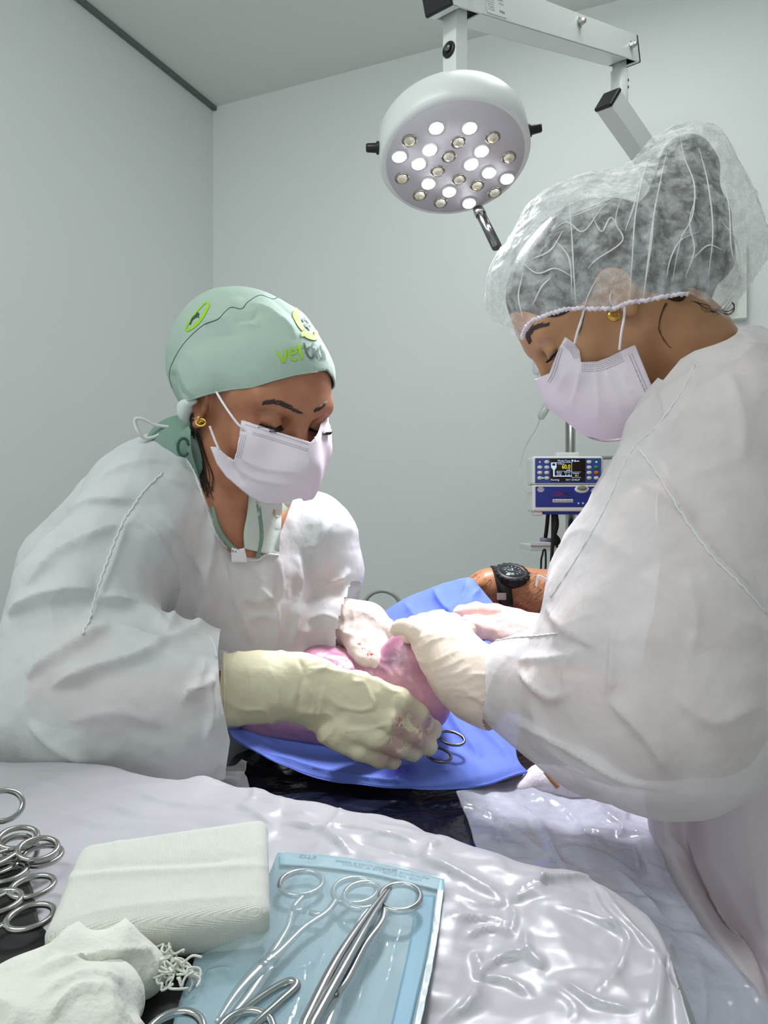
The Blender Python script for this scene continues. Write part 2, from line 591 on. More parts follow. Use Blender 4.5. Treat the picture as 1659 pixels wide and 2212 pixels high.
def text(name, body, loc, R, size, m, parent, ext=0.0, align='CENTER', sx=1.0):
    c = bpy.data.curves.new(name, 'FONT')
    c.body = body; c.size = size; c.extrude = ext; c.align_x = align; c.align_y = 'CENTER'
    c.fill_mode = 'FRONT'
    o = link(name, c, None, m)
    M = Matrix([list(r) for r in R]).to_4x4(); M.translation = Vector(tuple(loc))
    o.matrix_world = M @ Matrix.Diagonal((sx, 1, 1, 1))
    # as a mesh
    dg = bpy.context.evaluated_depsgraph_get()
    me = bpy.data.meshes.new_from_object(o.evaluated_get(dg))
    me.transform(o.matrix_world)
    bpy.data.objects.remove(o)
    me.materials.clear()
    return link(name, me, parent, m)

# ================================================================ SETTING
M = {}
M['wall'] = mat('wall_paint', (224, 229, 228), 0.55, bump=0.05, bump_scale=260, bump2=0.05, bump2_scale=9, spec=0.3)
M['ceil'] = mat('ceiling_paint', (226, 230, 225), 0.8)
M['floor'] = mat('floor_tile', (196, 198, 194), 0.35)
M['gap'] = mat('painted_shade', (104, 110, 108), 0.8)  # dark colour standing in for the shade below the ceiling edge
M['white_metal'] = mat('white_powder_coat', (226, 230, 228), 0.32, spec=0.5)
M['lampface'] = mat('lamp_face_white', (208, 204, 210), 0.45)
M['black'] = mat('black_plastic', (14, 15, 18), 0.35)
M['matteblack'] = mat('black_rubber', (10, 10, 12), 0.6)
M['steel'] = mat('brushed_steel', (176, 176, 172), 0.22, metal=1.0)
M['dsteel'] = mat('polished_dark_steel', (120, 122, 124), 0.2, metal=1.0)
M['zinc'] = mat('zinc_bolt', (190, 190, 186), 0.28, metal=1.0)
M['paper'] = mat('label_paper', (224, 228, 226), 0.6)
M['ink'] = mat('black_ink', (30, 32, 36), 0.6)

CORN = np.array((-0.600, 2.60, 0))
DB = np.array((0.917, -0.399, 0)); DL = np.array((-0.408, -0.913, 0))
H = 2.70
def wall(name, a, b, m, z0=0.0, z1=H + 0.1, t=0.08, side=1):
    d = (b - a) / np.linalg.norm(b - a); n = np.array((-d[1], d[0], 0)) * side
    V = [a, b, b + n * t, a + n * t]
    V = [(*v[:2], z0) for v in V] + [(*v[:2], z1) for v in V]
    o = mk(name, V, [(3, 2, 1, 0), (4, 5, 6, 7), (0, 1, 5, 4), (1, 2, 6, 5), (2, 3, 7, 6), (3, 0, 4, 7)], m, smooth=False)
    return tag(o, kind='structure')
wall('wall_back', CORN, CORN + DB * 3.0, M['wall'])
wall('wall_left', CORN, CORN + DL * 4.2, M['wall'], side=-1)
RC = CORN + DB * 3.0
wall('wall_right', RC, RC + DL * 3.2, M['wall'])
def slab(name, z0, z1, m):
    V = [CORN - DB * .3 - DL * .3, RC + DB * .3 - DL * .3, RC + DB * .3 + DL * 4.6, CORN - DB * .3 + DL * 4.6]
    V = [(*v[:2], z0) for v in V] + [(*v[:2], z1) for v in V]
    return tag(mk(name, V, [(3, 2, 1, 0), (4, 5, 6, 7), (0, 1, 5, 4), (1, 2, 6, 5), (2, 3, 7, 6), (3, 0, 4, 7)], m, smooth=False), kind='structure')
slab('ceiling', H, H + 0.08, M['ceil'])
slab('floor', -0.08, 0.0, M['floor'])
# thin dark strip painting in the shade where ceiling and left wall meet
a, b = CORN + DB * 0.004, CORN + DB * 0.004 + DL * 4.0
wall('shade_strip_1', a, b, M['gap'], z0=H - 0.014, z1=H - 0.0005, t=0.012, side=1)

# ================================================================ SURGICAL LAMP
lamp = empty('surgical_lamp', P(1590, 612, 1.93), 'white surgical lamp with round many-LED head on a jointed arm above the patient', 'lamp')
LC = P(983, 347, 1.18)
vw = np.array((0, 0, CZ)) - LC; vw /= np.linalg.norm(vw)
Up = np.array((0, 0, 1.0)) - vw * vw[2]; Up /= np.linalg.norm(Up)
Rt = np.cross(Up, vw)
ang = math.radians(9)
mm = math.sin(ang) * Rt - math.cos(ang) * Up
LN = vw * math.cos(math.radians(45)) + mm * math.sin(math.radians(45))
LN /= np.linalg.norm(LN)
R0 = 0.1205
V, Fc = lathe([(0.02, -0.058), (R0 - 0.012, -0.058), (R0 - 0.004, -0.054), (R0, -0.046), (R0, -0.006), (R0 - 0.004, 0.0), (R0 - 0.009, 0.0008), (0.02, 0.0008)], LC, LN, 96)
# housing with face recessed a little
housing = mk('lamp_housing', V, Fc, M['white_metal'], lamp)
V, Fc = lathe([(R0 - 0.010, -0.002), (R0 - 0.0105, 0.0022), (0.01, 0.0024)], LC, LN, 96)
face = mk('lamp_face', V, Fc, M['lampface'], lamp)
M['led_on'] = mat('led_lit', (255, 255, 255), 0.4, emit=(250, 250, 255), emit_s=30)
M['led_off'] = mat('led_lens', (226, 222, 205), 0.08, spec=0.8, coat=1.0)
M['chromering'] = mat('led_bezel', (170, 165, 155), 0.25, metal=1.0)
M['chip'] = mat('led_chip', (206, 190, 120), 0.4)
def on_face(px, py):
    r = P(px, py, 1.0) - np.array((0, 0, CZ))
    t = ((LC - np.array((0, 0, CZ))) @ LN) / (r @ LN)
    return np.array((0, 0, CZ)) + r * t
LIT = [(942, 273), (1014, 273), (928, 320), (862, 335), (1040, 323), (904, 351), (1017, 352), (1056, 370), (1095, 383), (925, 394), (970, 411), (1013, 436)]
OFF = [(884, 301), (990, 304), (1064, 294), (969, 335), (1099, 337), (945, 367), (868, 382), (991, 385), (1030, 398), (1068, 413), (906, 419), (951, 435)]
for i, (x, y) in enumerate(LIT):
    c = on_face(x, y)
    V, Fc = lathe([(0.0122, 0.002), (0.0122, 0.0040), (0.0105, 0.0046), (0.0105, 0.0036)], c, LN, 24)
    led = mk('led_light', V, Fc, M['white_metal'], lamp)
    V, Fc = lathe([(0.0104, 0.0036), (0.009, 0.0058), (0.005, 0.0072), (0.001, 0.0076)], c, LN, 20)
    ln = mk('lens', V, Fc, M['led_on'], led)
    ln.visible_shadow = True
    sp = bpy.data.lights.new('led_beam', 'SPOT')
    sp.energy = LAMP_W * 4; sp.spot_size = math.radians(95); sp.spot_blend = 1.0
    sp.shadow_soft_size = 0.008; sp.color = (0.93, 0.93, 1.0)
    so = bpy.data.objects.new('led_beam', sp); COL.objects.link(so)
    so.location = c + LN * 0.017
    aim = P(830, 1470, 1.0)
    dr = 0.5 * LN + 0.5 * (aim - LC) / np.linalg.norm(aim - LC)
    so.rotation_euler = Vector(dr).to_track_quat('-Z', 'Y').to_euler()
    so.parent = lamp; so.matrix_parent_inverse = lamp.matrix_world.inverted()
for i, (x, y) in enumerate(OFF):
    c = on_face(x, y)
    V, Fc = lathe([(0.0118, 0.002), (0.0118, 0.0038), (0.0100, 0.0044), (0.0092, 0.003)], c, LN, 24)
    led = mk('led_light', V, Fc, M['chromering'], lamp); led['label'] = 'unlit LED with clear lens'
    parts = [lathe([(0.0096, 0.0032), (0.0086, 0.0050), (0.0050, 0.0066), (0.001, 0.0070)], c, LN, 8)]
    mk('lens', *joinvf(parts), M['led_off'], led, smooth=False)
    V, Fc = lathe([(0.0030, 0.0068), (0.0028, 0.0074), (0.0005, 0.0075)], c + Up * (0.002 if i % 2 else -0.002), LN, 12)
    mk('chip', V, Fc, M['chip'], led)
# knobs on the rim, grip behind the far edge
def ray_pt(px, py, d): return P(px, py, d)
ka = (P(1160, 298, 1.16) - LC); ka -= LN * (ka @ LN); ka /= np.linalg.norm(ka)
kb = (P(815, 369, 1.16) - LC); kb -= LN * (kb @ LN); kb /= np.linalg.norm(kb)
for dv in (ka, kb):
    c = LC - LN * 0.026 + dv * (R0 - 0.001)
    V, Fc = lathe([(0.010, 0), (0.010, 0.004), (0.0075, 0.005), (0.0068, 0.019), (0.0055, 0.021)], c, dv, 20)
    mk('knob', V, Fc, M['black'], lamp)
h0 = P(1030, 446, 1.285); h1 = P(1073, 533, 1.235)
mk('handle', *joinvf([tube(None, [h0, h1], 0.0085, None, n=20)]), M['dsteel'], lamp)
mk('handle_collar', *joinvf([tube(None, [h0 + (h1 - h0) * 0.10, h0 + (h1 - h0) * 0.22], 0.0095, None, n=20)]), M['steel'], lamp)
# tilting arm
A0 = P(985, -6, 1.18); A1 = P(1340, 108, 1.70)
ad = (A1 - A0) / np.linalg.norm(A1 - A0)
side = np.cross(ad, (0, 0, 1.0)); side /= np.linalg.norm(side)          # toward the camera side
au = np.cross(side, ad)
if side[1] > 0: side = -side
AR = np.stack((ad, side, au), 1)
L0, L1 = -0.055, np.linalg.norm(A1 - A0) + 0.05
def armbox(l0, l1, s0, s1, u0, u1):
    c = A0 + ad * (l0 + l1) / 2 + side * (s0 + s1) / 2 + au * (u0 + u1) / 2
    return box(c, (l1 - l0, abs(s1 - s0), abs(u1 - u0)), AR)
hw, hh = 0.024, 0.0285
tk = 0.003
slot = 0.062
parts = [armbox(L0, L1, hw - tk, hw, -hh, hh), armbox(L0, L1, -hw, -hw + tk, -hh, hh), armbox(L0, L1, -hw, hw, hh - tk, hh),
         armbox(L0 + 0.085, L1 - 0.078, -hw, hw, -hh, -hh + tk), armbox(L0, L0 + 0.02, -hw, hw, -hh, -hh + tk), armbox(L1 - 0.012, L1, -hw, hw, -hh, -hh + tk)]
bevel(mk('arm', *joinvf(parts), M['white_metal'], lamp, smooth=False), 0.0012, 2)
for l in (L0 - 0.004, L1 + 0.003):
    V, Fc = armbox(l - 0.004, l + 0.004, -hw - 0.001, hw + 0.001, -hh - 0.001, hh + 0.001)
    bevel(mk('arm_cap', V, Fc, M['black'], lamp, smooth=False), 0.003)
for l, u in ((0.012, 0.006), (np.linalg.norm(A1 - A0) * 0.60, 0.010), (np.linalg.norm(A1 - A0) - 0.0, 0.0)):
    c = A0 + ad * l + side * hw + au * u
    parts = [lathe([(0.010, 0), (0.010, 0.002), (0.0098, 0.0022)], c, side, 24), lathe([(0.0072, 0.002), (0.0072, 0.008), (0.006, 0.009)], c, side, 6),
             lathe([(0.0056, 0.008), (0.0056, 0.011), (0.0045, 0.014), (0.001, 0.0155)], c, side, 16)]
    mk('bolt', *joinvf(parts), M['zinc'], lamp, smooth=False)
# sticker with the maker's lines of print
sc_ = A0 + ad * 0.083 + side * (hw + 0.0006)
V, Fc = box(sc_ + au * 0.001, (0.066, 0.0006, 0.050), AR)
stk = mk('label_sticker', V, Fc, M['paper'], lamp, smooth=False)
TR = np.stack((ad, au, side), 1)
def stext(b, dx, dy, s, **k): text('print', b, sc_ + side * 0.0008 + ad * dx + au * dy, TR, s, M['ink'], stk, **k)
stext('SandaLife', -0.018, 0.006, 0.0046)
for i, b in enumerate(('Foco cirurgico de teto e parede', 'CNPJ 00.000.000/0001', 'Rua Andradas 1020 - SP', 'Industria Brasileira', 'www.sandalife.com', 'Tel 11 3344-5566')):
    stext(b, -0.018, 0.001 - i * 0.0038, 0.0028)
stext('FOCO CIRURGICO - PAREDE', 0.014, 0.013, 0.0032)
stext('21 LEDS', 0.016, 0.008, 0.003)
stext('[ IP2300 ]', 0.017, 0.001, 0.0050)
stext('127/220V 60Hz', 0.018, -0.005, 0.003)
stext('▼ ◆ ▲', 0.018, -0.017, 0.0046)
parts = [lathe([(0.0028, 0), (0.0028, 0.0003)], sc_ + side * 0.0004 - ad * 0.018 + au * 0.017, side, 16), lathe([(0.0018, 0), (0.0018, 0.0003)], sc_ + side * 0.0004 - ad * 0.0175 + au * 0.0125, side, 16)]
mk('emblem', *joinvf(parts), M['ink'], stk)
# lamp pole (square tube) with rocker switch
PR = np.stack((np.array((math.cos(0.75), math.sin(0.75), 0)), np.array((-math.sin(0.75), math.cos(0.75), 0)), np.array((0, 0, 1.0))), 1)
pt = P(983, 15, 1.18); pb = LC - LN * 0.045
pb = np.array((pt[0], pt[1], P(983, 190, 1.18)[2] - 0.02))
c = (pt + pb) / 2
V, Fc = box(c, (0.028, 0.028, abs(pt[2] - pb[2])), PR)
bevel(mk('pole', V, Fc, M['white_metal'], lamp, smooth=False), 0.0015)
swc = np.array((pt[0], pt[1], P(970, 103, 1.165)[2]))
fn = PR @ np.array((0, -1.0, 0)) if (PR @ np.array((0, -1.0, 0)))[0] < 0 else PR @ np.array((-1.0, 0, 0))
fn = max([PR @ np.array(q, float) for q in ((1, 0, 0), (-1, 0, 0), (0, 1, 0), (0, -1, 0))], key=lambda q: -q[1] - 0.6 * q[0])
V, Fc = lathe([(0.0125, 0.0), (0.0125, 0.002), (0.011, 0.0035), (0.008, 0.003)], swc + fn * 0.014, fn, 28)
sw = mk('switch', V, Fc, M['black'], lamp)
V, Fc = lathe([(0.0065, 0.003), (0.0058, 0.0058), (0.003, 0.0068)], swc + fn * 0.014 + np.array((0, 0, 0.002)), fn, 20)
mk('rocker', V, Fc, M['dsteel'], sw)
# yoke plate behind the lamp head
mk('pole_socket', *lathe([(0.03, -0.075), (0.034, -0.056)], LC, LN, 24), M['white_metal'], lamp)
# swivel and lower arm to the wall plate
S0 = P(1338, 120, 1.70); S1 = P(1334, 212, 1.70)
V, Fc = lathe([(0.0155, 0), (0.0155, 0.035), (0.0195, 0.038), (0.0195, 0.11), (0.018, 0.115)], S0, (0, 0, -1), 28)
mk('swivel', V, Fc, M['white_metal'], lamp)
for dz in (0.062, 0.078):
    mk('set_screw', *lathe([(0.003, 0), (0.003, 0.0015)], S0 + np.array((0.0195 * 0.85, -0.0195 * 0.5, -dz)), (0.86, -0.5, 0), 10), M['matteblack'], lamp)
mk('cable', *joinvf([tube(None, [S0 + np.array((-0.008, -0.02, 0.01)), S0 + np.array((0.0, -0.022, -0.012)), S0 + np.array((0.006, -0.012, 0.012))], 0.003, None, n=8)]), mat('red_cable', (120, 30, 28), 0.5), lamp)
B0 = P(1315, 219, 1.60); B1 = P(1580, 600, 1.905)
bd = (B1 - B0) / np.linalg.norm(B1 - B0)
bs = np.cross(bd, (0.25, -1, 0.0)); bs /= np.linalg.norm(bs); bu = np.cross(bs, bd)
BR = np.stack((bd, bs, bu), 1)
V, Fc = box((B0 + B1) / 2, (np.linalg.norm(B1 - B0), 0.044, 0.044), BR)
bevel(mk('lower_arm', V, Fc, M['white_metal'], lamp, smooth=False), 0.0015)
V, Fc = box(B0 - bd * 0.004, (0.009, 0.047, 0.047), BR)
bevel(mk('arm_cap', V, Fc, M['black'], lamp, smooth=False), 0.003)

# wall mount box behind the right-hand person
def wallpt(px, py, off=0.0):
    r = (px - CX) / F
    s = (0.6 + r * 2.6) / (0.917 + r * 0.399)
    p = CORN + DB * s
    d = p[1]
    q = P(px, py, d)
    nrm = np.array((-0.399, -0.917, 0))
    return q + nrm * off
M['board'] = mat('painted_board', (232, 236, 228), 0.6)
w0, w1 = wallpt(1500, 612), wallpt(1612, 612)
zc0, zc1 = wallpt(1612, 692)[2], wallpt(1612, 530)[2]
WR = np.stack((DB, np.array((-0.399, -0.917, 0)), np.array((0, 0, 1.0))), 1)
cc = (w0 + w1) / 2; cc[2] = (zc0 + zc1) / 2
V, Fc = box(cc + WR[:, 1] * 0.014, (np.linalg.norm(w1 - w0), 0.028, zc1 - zc0), WR)
wb = mk('mounting_board', V, Fc, M['board'], smooth=False); bevel(wb, 0.002)
tag(wb, 'white square mounting board on the wall beside the bouffant cap', 'wall board')

# grey curved hose loop low on the back wall
hp = [P(786, 1318, 1.50), P(790, 1296, 1.5), P(805, 1281, 1.5), P(826, 1276, 1.5), P(848, 1283, 1.5), P(862, 1299, 1.5), P(866, 1330, 1.5), P(868, 1420, 1.5)]
hs = tube('hose', [P(784, 1420, 1.5)] + hp, 0.0045, mat('grey_hose', (150, 160, 156), 0.4), n=12)
tag(hs, 'grey curved hose loop rising behind the blue drape', 'hose')

# ================================================================ IV STAND, PUMP
st = empty('drip_stand', (P(1232, 1000, 1.58)[0], 1.58, 0), 'steel drip stand pole carrying the infusion pump', 'drip stand')
sx, sy = P(1232, 1000, 1.58)[0], 1.58
mk('pole', *joinvf([tube(None, [(sx, sy, 0.03), (sx, sy, 1.78)], 0.0105, None, n=20)]), M['steel'], st)
for k in range(5):
    a = 2 * math.pi * k / 5 + 0.3
    mk('foot', *joinvf([tube(None, [(sx, sy, 0.08), (sx + 0.25 * math.cos(a), sy + 0.25 * math.sin(a), 0.045)], 0.012, None, n=12),
                        lathe([(0.02, -0.008), (0.02, 0.008)], (sx + 0.25 * math.cos(a), sy + 0.25 * math.sin(a), 0.0205), (math.sin(a), -math.cos(a), 0), 20)]), M['steel'], st)
mk('hook', *joinvf([tube(None, [(sx, sy, 1.775), (sx - 0.06, sy, 1.80), (sx - 0.09, sy, 1.785), (sx - 0.09, sy, 1.80)], 0.004, None, n=10)]), M['steel'], st)
M['clear'] = mat('clear_plastic', (215, 225, 224), 0.08, transp=0.55, spec=0.8)
M['clear2'] = mat('clear_tubing', (196, 206, 204), 0.15, transp=0.35, spec=0.8)
bagx = P(1165, 700, 1.56)
s = Sdf(); s.ell(P(1172, 690, 1.56) + np.array((0, 0, 0.06)), (0.045, 0.014, 0.075), 0.02); s.cone(P(1166, 770, 1.56), P(1161, 800, 1.56), 0.013, 0.011, 0.02)
v, q = s.mesh(0.003, 2)
bag = empty('drip_bag', P(1161, 800, 1.56), 'clear drip bag end hanging behind the face of the person in the bouffant cap', 'drip bag')
mk('bag', v, q, M['clear'], bag)
V, Fc = tube(None, [P(1166, 805, 1.56), P(1168, 824, 1.56)], 0.006, None, n=14)
mk('port', V, Fc, mat('port_blue_white', (205, 214, 216), 0.3), bag)
ds = empty('drip_line', P(1184, 880, 1.56), 'clear drip chamber with thin tube curving down to the infusion pump', 'drip line')
c0, c1 = P(1190, 862, 1.56), P(1166, 905, 1.56)
dc = (c1 - c0)
mk('chamber', *lathe([(0.004, 0), (0.0085, 0.006), (0.0088, 0.034), (0.0075, 0.045), (0.004, 0.048)], c0, dc, 20), M['clear2'], ds)
mk('cap', *lathe([(0.0055, -0.006), (0.0065, 0.002)], c0, dc, 16), M['paper'], ds)
tube('tube', [P(1172, 826, 1.56), c0], 0.0018, M['clear2'], ds, n=8)
tube('tube', [c1, P(1158, 925, 1.56), P(1140, 955, 1.55), P(1128, 985, 1.54), P(1124, 1020, 1.53), P(1130, 1050, 1.52), P(1142, 1064, 1.51), P(1152, 1064, 1.5)], 0.0013, M['clear2'], ds, n=8)

M['pumpw'] = mat('pump_shell', (226, 228, 226), 0.35)
M['pumpb'] = mat('pump_blue', (44, 72, 150), 0.4)
M['pumpb2'] = mat('pump_deep_blue', (20, 44, 140), 0.35)
M['btn'] = mat('button_grey', (214, 216, 214), 0.4)
M['green'] = mat('button_green', (28, 130, 62), 0.4)
M['orange'] = mat('button_orange', (200, 104, 16), 0.4)
M['screen'] = mat('screen_black', (6, 7, 9), 0.15)
M['scrw'] = mat('screen_white', (20, 20, 20), 0.5, emit=(190, 215, 255), emit_s=1.0)
M['scry'] = mat('screen_yellow', (20, 20, 5), 0.5, emit=(240, 235, 20), emit_s=1.0)
PD = 1.50
pump = empty('infusion_pump', P(1226, 1110, PD + 0.04), 'blue and white infusion pump with lit screen clamped to the drip stand', 'infusion pump')
I3 = np.eye(3)
def pbx(name, x0, y0, x1, y1, d0, d1, m, parent, bev=0.002):
    a, b = P(x0, y0, d0), P(x1, y1, d0)
    c = (a + b) / 2; c[1] = (d0 + d1) / 2
    o = bx(name, c, (abs(b[0] - a[0]), abs(d1 - d0), abs(b[2] - a[2])), m, parent)
    if bev: bevel(o, bev)
    return o
up_ = pbx('upper_housing', 1150, 985, 1304, 1047, PD, PD + 0.06, M['pumpw'], pump, 0.006)
pbx('top_grip', 1203, 977, 1252, 988, PD + 0.015, PD + 0.04, M['pumpw'], pump, 0.003)
dr = pbx('door', 1150, 1047.5, 1302, 1105, PD - 0.002, PD + 0.06, M['pumpw'], pump, 0.004)
pbx('front_panel', 1156, 989.5, 1299, 1043.5, PD - 0.0012, PD + 0.002, M['pumpb'], up_, 0.001)
pbx('door_panel', 1157, 1051, 1298, 1095.5, PD - 0.0034, PD, M['pumpb2'], dr, 0.001)
scr = pbx('screen', 1189, 990.5, 1265, 1041, PD - 0.0022, PD + 0.001, M['screen'], up_, 0.0008)
fr = np.stack((np.array((1., 0, 0)), np.array((0, 0, 1.)), np.array((0, -1., 0))), 1)
def ptx(b, x, y, s, m, par, d=PD - 0.0027, name='screen_text', sx=1.0, ext=0.0): return text(name, b, P(x, y, d), fr, s * PD / F, m, par, ext, sx=sx)
ptx('Modo:Taxa ●▲▬', 1228, 995.5, 6.0, M['scrw'], scr)
ptx('T.Fluxo', 1212, 1002, 5, M['scrw'], scr)
ptx('60.0', 1223, 1008.5, 12.5, M['scry'], scr, sx=0.85)
ptx('ml/h', 1228, 1015.5, 5, M['scrw'], scr)
ptx('Bolus    0.0 ml', 1217, 1020.5, 5, M['scrw'], scr)
ptx('VTBI      0  ml', 1217, 1025.5, 5, M['scrw'], scr)
ptx('Volume', 1244, 1022.5, 4.6, M['scrw'], scr)
ptx('43.1', 1246, 1027.5, 5, M['scry'], scr)
ptx('Running', 1199, 1036.5, 5.5, M['scrw'], scr)
ptx('16/11 22:46:27', 1237, 1036.5, 5.2, M['scrw'], scr)
parts = []
def bar(x0, y0, x1, y1, d=PD - 0.0027):
    a, b = P(x0, y0, d), P(x1, y1, d); c = (a + b) / 2
    return box(c, (abs(b[0] - a[0]), 0.0004, abs(b[2] - a[2])))
parts = [bar(1190.5, 999, 1202, 1001), bar(1190.5, 999, 1193, 1008), bar(1199.5, 999, 1202, 1008), bar(1190.5, 1006, 1202, 1011), bar(1193, 1010, 1200, 1014), bar(1195, 1014, 1198, 1028), bar(1195, 1027.5, 1234, 1029.5),
         bar(1202, 998.8, 1236, 999.4), bar(1234.6, 999, 1235.2, 1031), bar(1202, 1017.5, 1235, 1018), bar(1235, 1019.5, 1255, 1020), bar(1235, 1031, 1255, 1031.6)]
mk('screen_icon', *joinvf(parts), M['scrw'], scr, smooth=False)
def btn(x, y, m, name='button', rx=5.6, ry=4.0, par=None):
    c = P(x, y, PD - 0.001)
    V, Fc = lathe([(rx * PD / F, 0), (rx * PD / F * .95, 0.0016), (rx * PD / F * .5, 0.0026), (0.0003, 0.0028)], c, (0, -1, 0), 20)
    V = [np.array((p[0], p[1], c[2] + (p[2] - c[2]) * ry / rx)) for p in V]
    return mk(name, V, Fc, m, par or up_)
for y in (998, 1009.5, 1021, 1032.5):
    btn(1181, y, M['btn']); btn(1272.5, y, M['btn'])
for y in (1009.5, 1021, 1032.5): btn(1166, y, M['btn'])
btn(1288, 1009.5, M['green']); btn(1288, 1021, M['orange']); btn(1288, 1032.5, M['btn'])
M['dot_r'] = mat('indicator_red', (220, 120, 120), 0.4, emit=(230, 130, 130), emit_s=0.8)
M['dot_g'] = mat('indicator_green', (150, 230, 150), 0.4, emit=(150, 240, 160), emit_s=0.8)
btn(1166, 998, M['dot_r'], 'indicator', 1.8, 1.8); btn(1288, 998, M['dot_g'], 'indicator', 1.8, 1.8); btn(1172.8, 1032.5, M['dot_g'], 'indicator', 1.5, 1.5)
M['red'] = mat('logo_red', (150, 16, 40), 0.5)
ptx('SDA', 1207, 1067.5, 11, M['red'], dr, PD - 0.0040, 'logo_text', 0.95, 0.0001)
ptx('MED', 1226, 1067.5, 11, M['ink'], dr, PD - 0.0040, 'logo_text', 0.95, 0.0001)
mk('print_line', *joinvf([bar(1190, 1075, 1245, 1076, PD - 0.0038)]), M['ink'], dr, smooth=False)
pl = pbx('name_plate', 1194, 1078, 1238, 1085.5, PD - 0.0042, PD - 0.002, M['btn'], dr, 0.0008)
ptx('Bomba de infusão', 1216, 1082, 6.2, M['pumpb2'], pl, PD - 0.0046, 'print', 0.9)
mk('print_line', *joinvf([bar(1183, 1058, 1183.8, 1087, PD - 0.0038), bar(1183, 1086.5, 1247, 1087.3, PD - 0.0038), bar(1179, 1058, 1188, 1058.8, PD - 0.0038), bar(1179, 1058, 1179.8, 1066, PD - 0.0038), bar(1187.2, 1058, 1188, 1066, PD - 0.0038)]), M['pumpb'], dr, smooth=False)
for x in (1250, 1260, 1270): ptx('►', x, 1087.5, 6, M['btn'], dr, PD - 0.0040, 'arrow_mark')
for x, y in ((1168, 1057.5), (1284, 1060)):
    mk('vent', *joinvf([bar(x - w_, y + k * 2.8 - .9, x + w_, y + k * 2.8 + .9, PD - 0.0038) for k, w_ in ((-1.5, 5), (-.5, 7.5), (.5, 7.5), (1.5, 5))]), M['btn'], dr, smooth=False)
lt = btn(1256, 1057, M['pumpw'], 'latch', 16, 8.5, dr); lt.location.y -= 0.002
l2 = btn(1256, 1054.5, mat('latch_grey', (130, 134, 130), 0.5), 'latch_button', 11, 5.5, dr); l2.location.y -= 0.004
pbx('base_rail', 1175, 1105, 1287, 1111.5, PD + 0.004, PD + 0.055, M['pumpb2'], pump, 0.001)
pbx('foot', 1155, 1104, 1173, 1114, PD + 0.004, PD + 0.04, M['pumpw'], pump, 0.003)
pbx('clamp', 1212, 1060, 1250, 1085, PD + 0.055, PD + 0.095, M['black'], pump, 0.003)
cb = tube('power_cable', [P(1184, 1108, 1.53), P(1181, 1140, 1.54), P(1178, 1162, 1.55)], 0.004, M['matteblack'], pump, n=10)
cb = tube('power_cable', [P(1198, 1110, 1.53), P(1199, 1135, 1.53), P(1195, 1165, 1.53), P(1192, 1200, 1.53), P(1189, 1250, 1.53), P(1186, 1300, 1.53), P(1185, 1500, 1.53), P(1190, 1700, 1.53)], [0.007, 0.008, 0.0045, 0.0035, 0.0028, 0.0025, 0.0025, 0.0025], M['matteblack'], pump, n=10)
# loose sensor cable with clip on the stand
cc = empty('sensor_cable', P(1200, 1170, 1.55), 'black sensor cables looped under the infusion pump', 'cable')
tube('plug', [P(1198, 1155, 1.55), P(1204, 1168, 1.55), P(1199, 1178, 1.55)], [0.004, 0.007, 0.004], M['matteblack'], cc, n=12)
tube('cable', [P(1201, 1174, 1.55), P(1210, 1200, 1.55), P(1220, 1240, 1.56), P(1226, 1300, 1.57), P(1226, 1500, 1.57)], 0.002, M['matteblack'], cc, n=8)
tube('cable', [P(1168, 1500, 1.56), P(1168, 1240, 1.56), P(1172, 1198, 1.56), P(1174, 1189, 1.56), P(1178, 1189, 1.56), P(1179, 1215, 1.56), P(1178, 1260, 1.56), P(1178, 1500, 1.56)], 0.0021, M['matteblack'], cc, n=8, res=3)
tg = tube('cable_tag', [P(1167, 1165, 1.548), P(1190, 1167, 1.548)], 0.0042, mat('lilac_tag', (150, 146, 176), 0.4), cc, n=12)
# monitor further back
mo = empty('patient_monitor', P(1260, 1185, 1.80), 'white patient monitor with dark trace screen behind the drip stand', 'monitor')
pbx('housing', 1236, 1100, 1345, 1180, 1.78, 1.86, M['pumpw'], mo, 0.006)
ms = pbx('screen', 1247, 1112, 1335, 1146, 1.777, 1.79, M['screen'], mo, 0.001)
tr = []
for k, (y, am) in enumerate(((1127, 3), (1138, 2.5))):
    pts = [P(1248 + i * 3, y + am * math.sin(i * 1.3 + k) * (1 if i % 4 else 2), 1.776) for i in range(28)]
    tr.append(tube(None, pts, 0.0007, None, n=5, res=1))
mk('trace', *joinvf(tr), M['scrw'], ms)
text('print', 'Monitor', P(1265, 1155, 1.778), fr, 0.008, M['green'], mo)
tr = empty('equipment_tray', P(1200, 1190, 1.80), 'pale wall tray under the monitor, behind the hanging cables', 'tray')
pbx('shelf', 1146, 1178, 1345, 1190, 1.76, 1.9, M['pumpw'], tr, 0.002)
pbx('lip', 1146, 1172, 1345, 1179, 1.755, 1.762, M['pumpw'], tr, 0.001)
mk('bracket', *joinvf([box((P(1300, 1188, 1.86) + np.array((0, 0, -0.10))), (0.02, 0.02, 0.2))]), M['white_metal'], tr, smooth=False)
rl = empty('equipment_rail', P(1320, 1000, 1.75), 'grey rail and clear bag behind the right side of the infusion pump', 'rail')
tube('rail', [P(1298, 989, 1.78), P(1340, 988, 1.78), P(1420, 988, 1.78)], 0.0045, mat('rail_grey', (160, 168, 164), 0.4), rl, n=12)
tube('rail', [P(1300, 1031, 1.78), P(1420, 1031, 1.78)], 0.0045, bpy.data.materials['rail_grey'], rl, n=12)
mk('upright', *joinvf([box(P(1400, 1110, 1.8), (0.03, 0.03, 0.35))]), M['white_metal'], rl, smooth=False)
v, q, uv = patch([[P(1306 - j * 3, 1036 + 26 * i, 1.62 + 0.01 * ((i + j) % 2)) + np.array((0.02 * j, 0, 0)) for j in range(4)] for i in range(4)], 30, 30)
